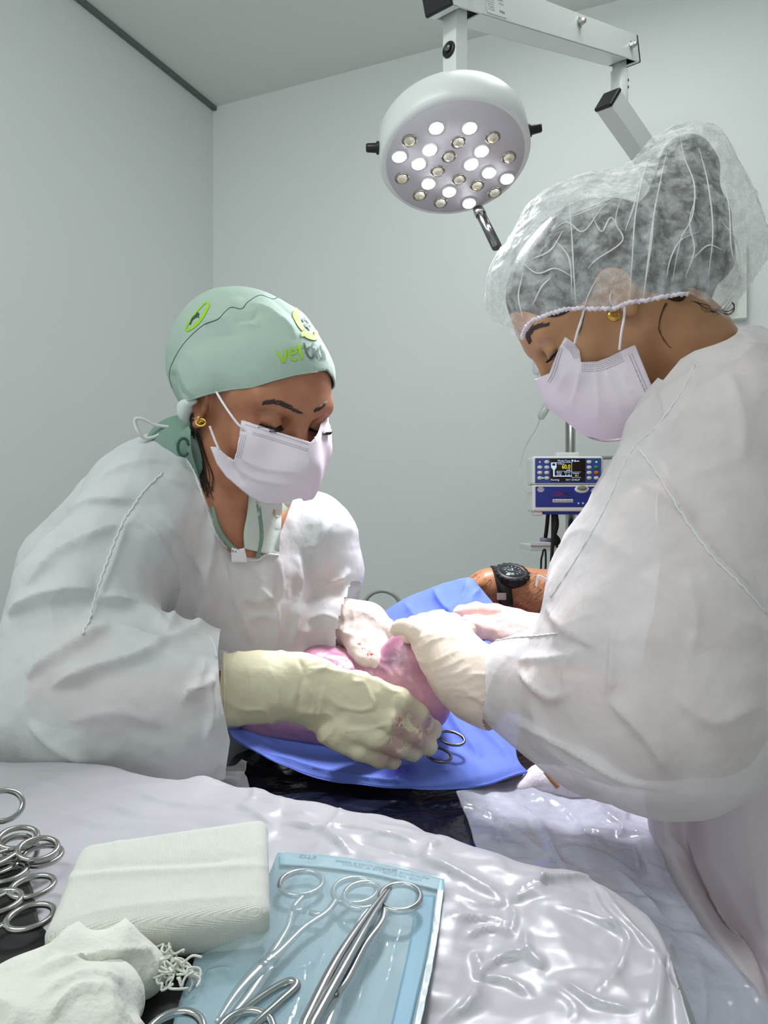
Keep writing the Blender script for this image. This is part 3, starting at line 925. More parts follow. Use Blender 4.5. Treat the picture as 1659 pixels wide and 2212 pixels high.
n_ = (ridged(v * 60, 3) - .5)[:, None] * np.array((0, -0.006, 0)); mk('clear_bag', v + n_, q, M['clear'], rl)

# ================================================================ PEOPLE: shared builders
def skin_mat(name, col, vary):
    m = mat(name, col, 0.42, sss=0.12, vary=vary, vary_scale=28, bump=0.12, bump_scale=900, bump2=0.08, bump2_scale=120, spec=0.4)
    return m

def head_sdf(near):
    """adult woman's head in its own frame: x to her right, y forward, z up, origin between the ear canals"""
    s = Sdf()
    s.ell((0, -0.012, 0.040), (0.076, 0.098, 0.090), 0.02)
    s.ell((0, 0.030, 0.030), (0.066, 0.064, 0.070), 0.03)
    s.ell((0, 0.028, -0.040), (0.060, 0.064, 0.066), 0.03)
    s.cone((-0.026, 0.050, -0.067), (0.026, 0.050, -0.067), 0.023, 0.024, 0.03)
    s.ell((0, 0.070, -0.073), (0.020, 0.018, 0.017), 0.02)
    for sx in (-1, 1):
        s.cone((sx * 0.052, -0.002, -0.045), (sx * 0.033, 0.050, -0.075), 0.016, 0.016, 0.02)
        s.ell((sx * 0.042, 0.066, -0.022), (0.024, 0.022, 0.022), 0.02)
        s.ell((sx * 0.034, 0.088, 0.015), (0.019, 0.014, 0.0135), 0.012, 's')
        s.cone((sx * 0.014, 0.085, 0.033), (sx * 0.050, 0.071, 0.033), 0.011, 0.009, 0.014)
    s.cone((0, 0.087, 0.027), (0, 0.112, -0.026), 0.0065, 0.0095, 0.012)
    s.cone((0, 0.112, -0.026), (0, 0.104, -0.031), 0.0095, 0.008, 0.008)
    for sx in (-1, 1):
        s.ell((sx * 0.012, 0.098, -0.030), (0.008, 0.010, 0.0075), 0.008)
        # eyeball under its lowered lid
        s.ell((sx * 0.033, 0.0745, 0.013), (0.0150, 0.0150, 0.0140), 0.003)
        s.cone((sx * 0.021, 0.0865, 0.0105), (sx * 0.033, 0.0895, 0.0065), 0.0016, 0.0022, 0.003)
        s.cone((sx * 0.033, 0.0895, 0.0065), (sx * 0.046, 0.0805, 0.0095), 0.0022, 0.0014, 0.003)
        s.cone((sx * 0.020, 0.086, 0.022), (sx * 0.034, 0.0885, 0.0255), 0.0015, 0.002, 0.006)
        # ear: bowl, rim, lobe, tragus
        s.ell((sx * 0.0770, -0.009, 0.004), (0.0060, 0.0165, 0.0250), 0.006)
        rim = [(0.0765, 0.0055, 0.008), (0.0800, 0.0065, 0.018), (0.0830, 0.000, 0.026), (0.0850, -0.011, 0.027), (0.0865, -0.0195, 0.019), (0.0860, -0.022, 0.006), (0.0830, -0.017, -0.009), (0.0795, -0.009, -0.019)]
        rc = crv(rim, 3)
        s.chain([((sx * p[0], p[1], p[2]), 0.0030) for p in rc], 0.003)
        s.chain([((sx * 0.083, -0.013, 0.020), 0.002), ((sx * 0.084, -0.016, 0.006), 0.0024), ((sx * 0.081, -0.010, -0.008), 0.002)], 0.004)
        s.ell((sx * 0.0800, -0.002, -0.022), (0.0045, 0.0080, 0.0090), 0.005)
        s.ell((sx * 0.0790, 0.006, -0.002), (0.004, 0.004, 0.006), 0.004)
        s.ell((sx * 0.0840, -0.004, 0.001), (0.005, 0.0060, 0.0080), 0.003, 's')
    s.cone((-0.014, 0.094, -0.058), (0.014, 0.094, -0.058), 0.007, 0.007, 0.012)
    return s

def tow(fr, org, v):
    return np.asarray(v, float) @ fr.T + org
def toloc(fr, org, v):
    return (np.asarray(v, float) - org) @ fr

def bvh_of(v, q):
    return BVHTree.FromPolygons([tuple(p) for p in v], [tuple(int(i) for i in f) for f in q])

def shoot(bvh, px, py, lift=0.0):
    """first point of a surface on the line of sight through a pixel of the photograph"""
    d = Vector(((px - CX) / F, 1.0, -(py - CY) / F)).normalized()
    h = bvh.ray_cast(Vector((0, 0, CZ)), d)
    if h[0] is None: return None
    n = h[1] if h[1].dot(d) < 0 else -h[1]
    return np.array(h[0]) + np.array(n) * lift

def strokes(name, bvh, lines, r, m, parent, lift=0.0004, n=5):
    parts = []
    for ln in lines:
        pts = [shoot(bvh, x, y, lift) for x, y in ln]
        pts = [p for p in pts if p is not None]
        if len(pts) < 2: continue
        k = len(pts)
        rr = [r * (1 - 0.7 * i / (k - 1)) for i in range(k)]
        parts.append(tube(None, pts, rr, None, n=n, res=2))
    return mk(name, *joinvf(parts), m, parent) if parts else None

def brow_lines(c, width, count, lean, seed=1, spread=0.12):
    """short brow hairs laid along a curve (pixels)"""
    rnd = random.Random(seed); cc = crv(c, 12); out = []
    for i in range(count):
        t = rnd.random(); p = cc[int(t * (len(cc) - 1))]
        wd = width * (0.35 + 0.65 * math.sin(math.pi * min(1, 0.15 + t * 0.85)))
        j = min(int(t * (len(cc) - 1)) + 1, len(cc) - 1); d = cc[j] - cc[j - 1]; d = d / max(np.linalg.norm(d), 1e-6)
        a = p + np.array((-d[1], d[0])) * rnd.uniform(-wd, wd)
        dd = d * lean[0] + np.array((0, -1.0)) * lean[1] + np.array((rnd.uniform(-spread, spread), rnd.uniform(-spread, spread)))
        dd /= np.linalg.norm(dd); L = rnd.uniform(7, 12)
        out.append([a, a + dd * L * .5 + np.array((0, .2)), a + dd * L])
    return out

def lashes(name, base, dirs, m, parent, r=0.00045):
    """base: 3d points along the lid, dirs: outward 3d vectors; each lash curls upward"""
    parts = []
    for p, d in zip(base, dirs):
        p = np.array(p); d = np.array(d); L = np.linalg.norm(d); u = np.array((0, 0, 1.0)) * L
        parts.append(tube(None, [p, p + d * .55 - u * .08, p + d * .9 + u * .12, p + d * 1.05 + u * .42], [r, r, r * .7, r * .25], None, n=5, res=3))
    return mk(name, *joinvf(parts), m, parent)

def weld_dots(name, bvh, paths, m, parent, sz=(3.2, 1.3)):
    """rows of little pressed marks on a face mask: paths of (points, spacing in px, rows, row gap)"""
    V, Fc = [], []
    for pts, sp, rows, gap in paths:
        c = crv(pts, 10); L = np.concatenate([[0], np.cumsum(np.linalg.norm(np.diff(c, axis=0), axis=1))])
        for k in range(int(L[-1] / sp)):
            s = (k + .5) * sp; i = min(np.searchsorted(L, s), len(c) - 1)
            p = c[i - 1] + (c[i] - c[i - 1]) * ((s - L[i - 1]) / max(L[i] - L[i - 1], 1e-6)); t = c[i] - c[i - 1]; t = t / np.linalg.norm(t); nn = np.array((-t[1], t[0]))
            for r_ in range(rows):
                q = p + nn * gap * (r_ - (rows - 1) / 2)
                cs = [shoot(bvh, *(q + t * a * sz[0] / 2 + nn * b * sz[1] / 2), 0.0013) for a, b in ((-1, -1), (1, -1), (1, 1), (-1, 1))]
                if any(x is None for x in cs): continue
                if np.ptp([x[1] for x in cs]) > 0.006: continue
                o = len(V); V += cs; Fc.append((o, o + 1, o + 2, o + 3))
    return mk(name, V, Fc, m, parent, smooth=False) if V else None

M['maskc'] = mat('mask_fabric', (238, 228, 238), 0.8, transl=0.12, bump=0.25, bump_scale=900, spec=0.15)
M['dots'] = mat('mask_weld_marks', (140, 134, 142), 0.8)
M['loop'] = mat('ear_loop', (236, 232, 236), 0.7)
M['gold'] = mat('gold', (212, 170, 84), 0.22, metal=1.0)
M['hair'] = mat('dark_hair', (26, 20, 18), 0.42, bump=0.6, bump_scale=500, vary=(44, 34, 30), vary_scale=60)
M['lash'] = mat('lash_black', (10, 8, 8), 0.5)
M['brow'] = mat('brow_hair', (58, 42, 40), 0.6)
M['gown'] = mat('gown_nonwoven', (234, 237, 239), 0.85, transl=0.12, transp=0.31, transp_noise=0.22, transp_scale=9, bump=0.3, bump_scale=700, bump2=0.2, bump2_scale=30, spec=0.15)
M['gown2'] = mat('gown_thick_nonwoven', (236, 233, 235), 0.85, transl=0.12, transp=0.31, transp_noise=0.21, transp_scale=8, bump=0.3, bump_scale=800, bump2=0.3, bump2_scale=18, spec=0.15)
M['scrub'] = mat('green_scrub_cloth', (120, 148, 134), 0.85, vary=(112, 142, 126), bump=0.3, bump_scale=900)
M['seam'] = mat('gown_seam', (216, 218, 219), 0.85, bump=0.5, bump_scale=500)

def surf_tube(name, bvh, pts, r, m, parent, lift=0.0, n=8, wob=0.0):
    c = crv(pts, 10); P3 = []
    for i, (x, y) in enumerate(c):
        h = shoot(bvh, x, y, lift)
        if h is not None and (not P3 or np.linalg.norm(h - P3[-1]) < 0.05):
            P3.append(h + wob * np.array((math.sin(i * 1.7), 0, math.cos(i * 2.3))))
    if len(P3) < 2: return None
    return tube(name, P3, r, m, parent, n=n, res=1)

def cloth_noise(v, q, amp, scale, seed=0, stretch=None, thr=0.55):
    n = vnormals(v, q)
    p = v * scale
    if stretch is not None: p = p @ np.asarray(stretch)
    r = ridged(p, seed)
    f = np.clip((r - thr) / (1 - thr), 0, 1) ** 1.5
    return v + n * (amp * (f - 0.12) + amp * 0.5 * (vnoise(p * 0.6, seed + 3) - .5))[:, None]

# ================================================================ PERSON ON THE LEFT (green cap)
LW = empty('person', P(430, 1640, 1.15) * np.array((1, 1, 0)), 'person in green printed cap, face mask and white gown, leaning over the patient', 'person')
yaw, pit = math.radians(45), math.radians(23)
fw = np.array((math.sin(yaw) * math.cos(pit), -math.cos(yaw) * math.cos(pit), -math.sin(pit)))
uw = np.array((math.sin(yaw) * math.sin(pit), -math.cos(yaw) * math.sin(pit), math.cos(pit)))
LF = frame(fw, uw)
LO = P(553, 889, 0.955)
LSK = skin_mat('warm_tan_skin', (176, 122, 92), (166, 108, 80))
hs_ = head_sdf(1)
nb = toloc(LF, LO, P(480, 1120, 0.985)); nb2 = toloc(LF, LO, P(500, 1210, 1.01))
hs_.chain([((0, -0.022, -0.020), 0.056), (tuple(nb * 0.6 + np.array((0, -0.02, -0.035)) * 0.4), 0.053), (tuple(nb), 0.060), (tuple(nb2), 0.075)], 0.03)
v, q = hs_.mesh(0.0021, 1)
headv = tow(LF, LO, v)
# torso and arms of the body, joined into the same skin mesh
s = Sdf()
s.pchain([(480, 1120, .985, 100), (470, 1240, 1.05, 150), (440, 1400, 1.12, 140), (380, 1560, 1.22, 140), (370, 1700, 1.24, 150)], 0.05)
s.pchain([(330, 1150, .95, 70), (480, 1130, 1.0, 80), (640, 1170, 1.10, 70)], 0.04)
s.pchain([(300, 1160, .93, 75), (210, 1330, .90, 70), (140, 1490, .83, 70), (230, 1525, .785, 64), (370, 1510, .795, 54), (450, 1495, .845, 38), (560, 1480, .868, 34)], 0.02)
s.pchain([(650, 1180, 1.10, 60), (690, 1290, 1.10, 50), (640, 1370, 1.08, 45), (700, 1358, 1.075, 36), (765, 1355, 1.062, 30)], 0.02)
bv_, bq_ = s.mesh(0.005, 2)
body = mk('body', np.vstack([headv, bv_]), np.vstack([q, bq_ + len(headv)]), LSK, LW)
hb = bvh_of(headv, q)

# ---- hair visible below the cap: side, nape and a loose strand
s = Sdf()
s.ell((0.0, -0.020, 0.040), (0.0790, 0.100, 0.090), 0.02)
s.plane((0, 0, 0.030), (0, 0.45, -1.0), 0.01)
s.plane((0, 0.036, 0), (0, 1, 0.15), 0.01)
for sx in (-1, 1):
    s.cone((sx * 0.060, -0.050, 0.01), (sx * 0.045, -0.052, -0.060), 0.016, 0.010, 0.02)
s.cone((0, -0.070, 0.0), (0, -0.050, -0.060), 0.04, 0.03, 0.02)
v, q = s.mesh(0.003, 1)
mk('hair', tow(LF, LO, v), q, M['hair'], LW)
def strand_set(name, sets, parent, m, r=0.0006):
    parts = [tube(None, [P(*p) for p in st_], [r] + [r] * (len(st_) - 2) + [r * .3], None, n=5, res=5) for st_ in sets]
    return mk(name, *joinvf(parts), m, parent)
rnd = random.Random(3); sets = []
for i in range(30):
    a = rnd.uniform(-1, 1); b = rnd.uniform(-1, 1)
    sets.append([(414 + 6 * a, 900 + 8 * b), (417 + 8 * a, 930), (420 + 9 * a, 965 + 10 * b), (428 + 9 * a + 3 * b, 1000), (438 + 10 * a, 1030 + 6 * b), (448 + 12 * a + 6 * b, rnd.uniform(1040, 1080))])
for i in range(7):
    a = rnd.uniform(-1, 1)
    sets.append([(424 + 4 * a, 925), (434 + 4 * a, 955), (446 + 6 * a, 1000), (452 + 12 * a, 1030), (448 + 12 * a, 1062)])
strokes('hair_strands', hb, sets, 0.0007, M['hair'], LW, 0.0012)
# ---- brows, lashes, lids
strokes('eyebrow', hb, brow_lines([(566, 872), (590, 869), (615, 876), (648, 893)], 5, 150, (0.9, 0.25), 3), 0.00062, M['brow'], LW)
strokes('eyebrow', hb, brow_lines([(678, 889), (690, 883), (702, 874)], 3.2, 60, (0.7, 0.4), 4), 0.0006, M['brow'], LW)
lb, ld = [], []
for i in range(34):
    t = i / 33
    x = 0.046 - 0.026 * t; p = np.array((x, 0.0895 - 0.010 * abs(t - .5) * 1.6 - (0.004 if t < .3 else 0), 0.0055 + 0.003 * t))
    d = np.array((0.0035 + 0.007 * (0.6 - t), 0.0105, -0.0065))
    lb.append(tow(LF, LO, p)); ld.append(LF @ d)
lashes('eyelashes', lb, ld, M['lash'], LW, 0.0006)
lb, ld = [], []
for i in range(34):
    t = i / 33
    x = -0.046 + 0.026 * t; p = np.array((x, 0.0895 - 0.010 * abs(t - .5) * 1.6, 0.0055 + 0.003 * t))
    d = np.array((-0.0035 - 0.009 * (0.6 - t), 0.0105, -0.0030))
    lb.append(tow(LF, LO, p)); ld.append(LF @ d)
lashes('eyelashes', lb, ld, M['lash'], LW, 0.0006)

# ---- green cap
s = Sdf()
s.ell((0.0, -0.030, 0.046), (0.086, 0.114, 0.098), 0.02)
s.ell((0.0, -0.080, 0.052), (0.080, 0.080, 0.084), 0.04)
s.cone((0, -0.090, 0.010), (0, -0.098, -0.018), 0.045, 0.022, 0.05)
s.ell((0, 0.036, 0.054), (0.067, 0.055, 0.053), 0.03)
for sx_ in (-1, 1): s.ell((sx_ * 0.080, -0.010, 0.026), (0.017, 0.032, 0.034), 0.03)
v, q = s.mesh(0.0022, 2)
cap_w = tow(LF, LO, v)
capfolds = [([(520, 640), (505, 668), (520, 700), (560, 705)], 4.5, 10, 16), ([(575, 628), (600, 650), (640, 690), (660, 720)], -4, 9, 12), ([(540, 655), (580, 670), (620, 700), (640, 730)], 4, 8, 16),
            ([(600, 628), (640, 655), (670, 680)], 4, 8, 10), ([(440, 700), (470, 690), (500, 690)], 3, 8, 12), ([(400, 760), (450, 730), (520, 720)], -3, 14, 14), ([(372, 800), (385, 840), (405, 862)], -3.5, 8, 8), ([(380, 780), (400, 830), (420, 860)], 3, 8, 10), ([(560, 670), (540, 690), (500, 700)], -4, 8, 10)]
cap_w = folds(cap_w, q, capfolds)
cl_ = toloc(LF, LO, cap_w)
cap_w = cap_w + vnormals(cap_w, q) * (np.clip((cl_[:, 2] - 0.03) / 0.06, 0, 1) * 0.0035 * (crumple(cl_ * 16, 5) - .5))[:, None]
# brim line given on the near side of the head, mirrored to the far side
BR_L = [(340, 600), (345, 830), (362, 862), (392, 872), (402, 868), (450, 853), (500, 843), (545, 838), (590, 824), (640, 811), (675, 806), (712, 808), (760, 812), (760, 560), (340, 560)]
def mirror_pf(fr, org, near=1, lift=0.0):
    def pf(vv):
        l = toloc(fr, org, vv).copy(); far = l[:, 0] * near < 0; l[far, 0] *= -1
        p = proj(tow(fr, org, l)); p[far, 1] += lift * np.minimum(np.abs(l[far, 0]) / 0.03, 1.0)
        return p
    return pf
def mirror_inv(fr, org, near=1, lift=0.0):
    def inv(vv, p2):
        l = toloc(fr, org, vv).copy(); far = l[:, 0] * near < 0; l[far, 0] *= -1
        p2 = p2.copy(); p2[far, 1] -= lift * np.minimum(np.abs(l[far, 0]) / 0.03, 1.0)
        wv = inv_pix(tow(fr, org, l), p2); l2 = toloc(fr, org, wv); l2[far, 0] *= -1
        return tow(fr, org, l2)
    return inv
pf, iv = mirror_pf(LF, LO, 1, 30.0), mirror_inv(LF, LO, 1, 30.0)
def capsel(cv, nn):
    return np.ones(len(cv), bool)
cap_w, q, bvx = cut(cap_w, q, BR_L, True, pf)
cap_w = snapto(cap_w, bvx, BR_L, pf, iv, 9)
pf = mirror_pf(LF, LO)
M['cap'] = mat('cap_cotton_green', (166, 186, 174), 0.85, bump=0.25, bump_scale=1200, bump2=0.2, bump2_scale=30, spec=0.2)
cap = mk('surgical_cap', cap_w, q, M['cap'], LW); solidify(cap, 0.0016, -1)
cb_ = bvh_of(cap_w, q)
surf_tube('brim_hem', cb_, [(404, 866), (450, 851), (500, 841), (545, 836), (590, 822), (640, 809), (675, 804), (706, 805)], 0.0007, M['cap'], cap)
M['thread'] = mat('dark_green_thread', (40, 62, 60), 0.8)
surf_tube('cap_seam', cb_, [(372, 838), (366, 812), (370, 790), (388, 755), (410, 728), (440, 702), (470, 690), (486, 674), (500, 664), (522, 667), (536, 652), (562, 638), (590, 646), (606, 637)], 0.00055, M['thread'], cap, 0.0)
# tie knot behind the ear
M['tie'] = mat('cap_tie_cloth', (200, 210, 206), 0.85)
kp = P(400, 880, 0.905)
s = Sdf(); s.ell(kp, (0.010, 0.009, 0.010), 0.004); s.ell(P(396, 893, .905), (0.007, 0.007, 0.009), 0.004); s.cone(P(398, 890, .905), P(404, 908, .91), 0.006, 0.004, 0.004); s.cone(P(405, 872, .90), P(420, 866, .895), 0.005, 0.004, 0.004)
v, q = s.mesh(0.0016, 1); mk('tie_knot', v, q, M['tie'], cap)
# printed emblem and lettering, laid on the cap
M['lime'] = mat('print_lime_green', (150, 205, 30), 0.7)
M['pdark'] = mat('print_dark_teal', (46, 74, 72), 0.7)
def decal(name, polys, m, parent, bvh, lift=0.0006, step=2.0):
    """flat shapes (lists of pixel outlines as triangles/quads) laid on a surface"""
    V, Fc = [], []
    for tri in polys:
        ps = [shoot(bvh, x, y, lift) for x, y in tri]
        if any(p is None for p in ps) or np.ptp([p[1] for p in ps]) > 0.07: continue
        o = len(V); V += ps; Fc.append(tuple(range(o, o + len(ps))))
    return mk(name, V, Fc, m, parent, smooth=False) if V else None
def ribbon(pts, wd, n=10, closed=False):
    c = crv(pts + ([pts[0]] if closed else []), n); out = []
    W = np.interp(np.linspace(0, 1, len(c)), np.linspace(0, 1, len(wd)), wd)
    T = np.gradient(c, axis=0); T /= np.linalg.norm(T, axis=1, keepdims=True); Nn = np.stack((-T[:, 1], T[:, 0]), 1)
    for i in range(len(c) - 1):
        out.append([c[i] + Nn[i] * W[i] / 2, c[i + 1] + Nn[i + 1] * W[i + 1] / 2, c[i + 1] - Nn[i + 1] * W[i + 1] / 2, c[i] - Nn[i] * W[i] / 2])
    return out
def blob(cx, cy, rx, ry, a, n=14):
    out = []; ca, sa = math.cos(a), math.sin(a)
    pts = [(cx + rx * math.cos(t) * ca - ry * math.sin(t) * sa, cy + rx * math.cos(t) * sa + ry * math.sin(t) * ca) for t in np.linspace(0, 2 * math.pi, n, endpoint=False)]
    for i in range(n): out.append([(cx, cy), pts[i], pts[(i + 1) % n]])
    return out
decal('printed_emblem', ribbon([(655, 714), (645, 700), (637, 682), (640, 671), (650, 670), (663, 682), (674, 700), (681, 720), (680, 730), (668, 728), (655, 722), (651, 728)], [9, 11, 11, 9, 6, 5, 6, 8, 11, 11, 10, 5], 12), M['lime'], cap, cb_, 0.0013)
decal('printed_paw', blob(654, 692.5, 2.3, 4.6, -0.5) + blob(658, 690, 2.2, 4.8, -0.35) + blob(664, 696, 2.0, 4.6, -0.35) + blob(669, 705, 1.7, 3.5, -0.3) + blob(661, 704, 4.2, 5.4, -0.7) + blob(666, 709.5, 2.4, 5.0, -0.5), M['pdark'], cap, cb_, 0.0013)
vet = ribbon([(598, 759.5), (604, 770), (613, 783)], [5.5, 5.5, 5.5], 5) + ribbon([(613, 783), (616, 770), (617.5, 755.5)], [5.5, 5.5, 5], 5)
vet += ribbon([(625, 766.5), (639, 761.5), (636, 755), (628, 755), (624, 763), (627, 773), (635, 778), (643, 774)], [4.4] * 8, 6)
vet += ribbon([(644, 741.5), (648, 760), (653, 777)], [5.4, 5.4, 5.4], 6) + ribbon([(638.5, 754), (648, 751), (656, 749.5)], [4, 4, 4], 4)
decal('printed_lettering', vet, M['lime'], cap, cb_)
bic = ribbon([(655.5, 742), (659, 756), (664, 768)], [4.4, 4.4, 4], 6) + ribbon([(661, 757), (668, 751), (675, 755), (678, 764), (675, 773), (669, 774), (663, 767), (660, 758)], [3.6] * 8, 6)
bic += ribbon([(677, 753), (680, 764), (683.5, 774.5)], [3.4] * 3, 5) + blob(675.5, 743.5, 2.2, 3.2, -0.4)
bic += ribbon([(690, 756), (686, 753), (685, 760), (688.5, 770), (693, 775), (696, 770)], [2.8] * 6, 6)
bic += ribbon([(691, 745), (695.5, 760), (699, 777)], [1.8] * 3, 6) + ribbon([(694.5, 759), (697.5, 757.5), (700.5, 766), (702, 777)], [1.6] * 4, 5)
decal('printed_lettering', bic, M['pdark'], cap, cb_, 0.0011)
decal('printed_emblem', ribbon([(401, 714), (404, 704), (412, 692), (424, 675), (436, 662), (446, 653.5), (450, 658), (447, 668), (438, 684), (426, 700), (412, 711), (402, 715)], [3, 4, 4, 3.5, 3, 4, 6, 6, 7, 6, 5, 4], 6), M['lime'], cap, cb_)
decal('printed_animal', ribbon([(411, 702), (416, 690), (424, 683), (430, 677)], [2, 3.5, 6, 5], 5) + ribbon([(418, 689), (427, 682), (430, 687)], [2, 4, 2], 4), M['pdark'], cap, cb_, 0.0009)

# ---- face mask
s = Sdf()
s.ell((0, 0.028, -0.020), (0.0655, 0.066, 0.075), 0.03)
s.ell((0, 0.046, -0.052), (0.062, 0.064, 0.060), 0.03)
for sx_ in (-1, 1):
    s.ell((sx_ * 0.042, 0.066, -0.022), (0.024, 0.022, 0.022), 0.02)
    s.cone((sx_ * 0.056, -0.004, -0.050), (sx_ * 0.034, 0.050, -0.085), 0.016, 0.016, 0.03)
s.cone((0, 0.092, 0.010), (0, 0.112, -0.030), 0.009, 0.013, 0.03)
s.ell((0, 0.078, -0.060), (0.034, 0.034, 0.036), 0.03)
s.ell((0, 0.035, -0.080), (0.056, 0.055, 0.035), 0.03)
v, q = s.mesh(0.0018, 2, off=0.006)
mw = tow(LF, LO, v)
MP = [(522, 908), (560, 920), (600, 934), (640, 946), (674, 957), (760, 965), (730, 1030), (690, 1045), (650, 1074), (600, 1088), (570, 1086), (543, 1074), (520, 1056), (490, 1030), (470, 1003), (455, 965), (470, 966), (490, 984), (506, 994), (512, 975), (517, 945)]
mw, q, bvx = cut(mw, q, MP, True, pf, lambda cv, nn: (toloc(LF, LO, cv)[:, 2] > np.where(toloc(LF, LO, cv)[:, 0] > -0.004, -0.104, -0.076)) & (toloc(LF, LO, cv)[:, 1] > 0.0))
mw = snapto(mw, bvx, MP, pf, iv, 9)
mfolds = [([(520, 990), (560, 1010), (600, 1018), (650, 1022)], 2.0, 5, 22), ([(505, 1000), (540, 1030), (600, 1045), (640, 1044)], 1.8, 5, 16), ([(506, 996), (512, 1020), (530, 1048)], -2.5, 5, 5), ([(655, 960), (666, 990), (660, 1020)], 1.2, 6, 10), ([(560, 925), (600, 938), (660, 960)], 0.6, 4, 4)]
mw = folds(mw, q, mfolds)
mask = mk('face_mask', mw, q, M['maskc'], LW); solidify(mask, 0.0009, 1)
mb = bvh_of(mw, q)
weld_dots('weld_marks', mb, [([(530, 918), (570, 930), (620, 945), (668, 962)], 4.2, 1, 0), ([(545, 936), (590, 949), (630, 962), (668, 974)], 4.2, 2, 4), ([(524, 938), (517, 965), (511, 992)], 4.0, 5, 4.4)], M['dots'], mask, (2.2, 1.2))
for pts in ([(467, 846, .872), (480, 868, .862), (498, 895, .856), (515, 917, .855), (526, 925, .856)], [(453, 921, .862), (462, 945, .860), (470, 964, .860), (474, 972, .862)]):
    tube('ear_loop', [P(*p) for p in pts], 0.0014, M['loop'], mask, n=8)
# earrings
ec = P(434, 913, 0.853)
er = mk('earring', *joinvf([tube(None, [ec + 0.0055 * np.array((math.cos(a), 0.25 * math.sin(a), 0.75 * math.sin(a))) for a in np.linspace(0, 2 * math.pi, 22)], 0.0013, None, n=8, res=1),
    tube(None, [ec + np.array((-0.003, 0, -0.001)), ec + np.array((0.0, -0.0012, 0.0012)), ec + np.array((0.003, 0, 0.001))], 0.0011, None, n=8),
    tube(None, [P(427, 911, .853), P(428, 904, .852), P(431, 900, .853)], 0.0014, None, n=8)]), M['gold'], LW)

# ---- scrub top under the gown
s = Sdf()
s.pchain([(470, 1180, 1.03, 110), (440, 1400, 1.12, 160), (370, 1560, 1.22, 150), (370, 1800, 1.24, 180)], 0.05)
s.pchain([(330, 1150, .96, 84), (480, 1150, 1.02, 84), (640, 1180, 1.10, 80)], 0.05)
s.pchain([(280, 1180, .93, 86), (215, 1320, .90, 92)], 0.03)
s.cone(P(400, 985, .965), P(400, 1060, .99), 0.055, 0.07, 0.04)
v, q = s.mesh(0.005, 2)
v = cloth_noise(v, q, 0.006, 14, 5)
top = mk('scrub_top', v, q, M['scrub'], LW)
M['scrub_lite'] = mat('scrub_collar_cloth', (196, 208, 198), 0.85)

# ---- gown
s = Sdf()
s.pchain([(430, 1115, .985, 118), (440, 1260, 1.04, 165), (420, 1430, 1.10, 190), (380, 1560, 1.20, 190), (370, 1900, 1.24, 220)], 0.07)
s.pchain([(330, 1095, .94, 90), (480, 1110, 1.01, 80), (655, 1150, 1.09, 84)], 0.05)
s.pchain([(385, 1000, .985, 62), (330, 1080, .97, 95), (215, 1250, 1.0, 135), (160, 1460, 1.04, 150), (140, 1700, 1.06, 160)], 0.07)
s.pchain([(555, 1240, 1.02, 92), (550, 1370, 1.05, 110), (520, 1440, 1.12, 110)], 0.05)
s.pchain([(275, 1130, .90, 98), (185, 1290, .85, 125), (135, 1440, .83, 118), (125, 1520, .815, 112)], 0.05)
s.pchain([(130, 1540, .81, 118), (230, 1530, .80, 158), (350, 1530, .81, 156), (425, 1525, .83, 145)], 0.05)
s.pchain([(430, 1480, .835, 105), (470, 1500, .85, 92)], 0.03)
s.pchain([(668, 1170, 1.10, 92), (700, 1240, 1.11, 72), (680, 1320, 1.10, 60)], 0.04)
s.pchain([(680, 1320, 1.09, 62), (712, 1343, 1.07, 62), (738, 1349, 1.062, 56)], 0.03)
v, q = s.mesh(0.0034, 3)
v = cloth_noise(v, q, 0.0065, 6, 11)
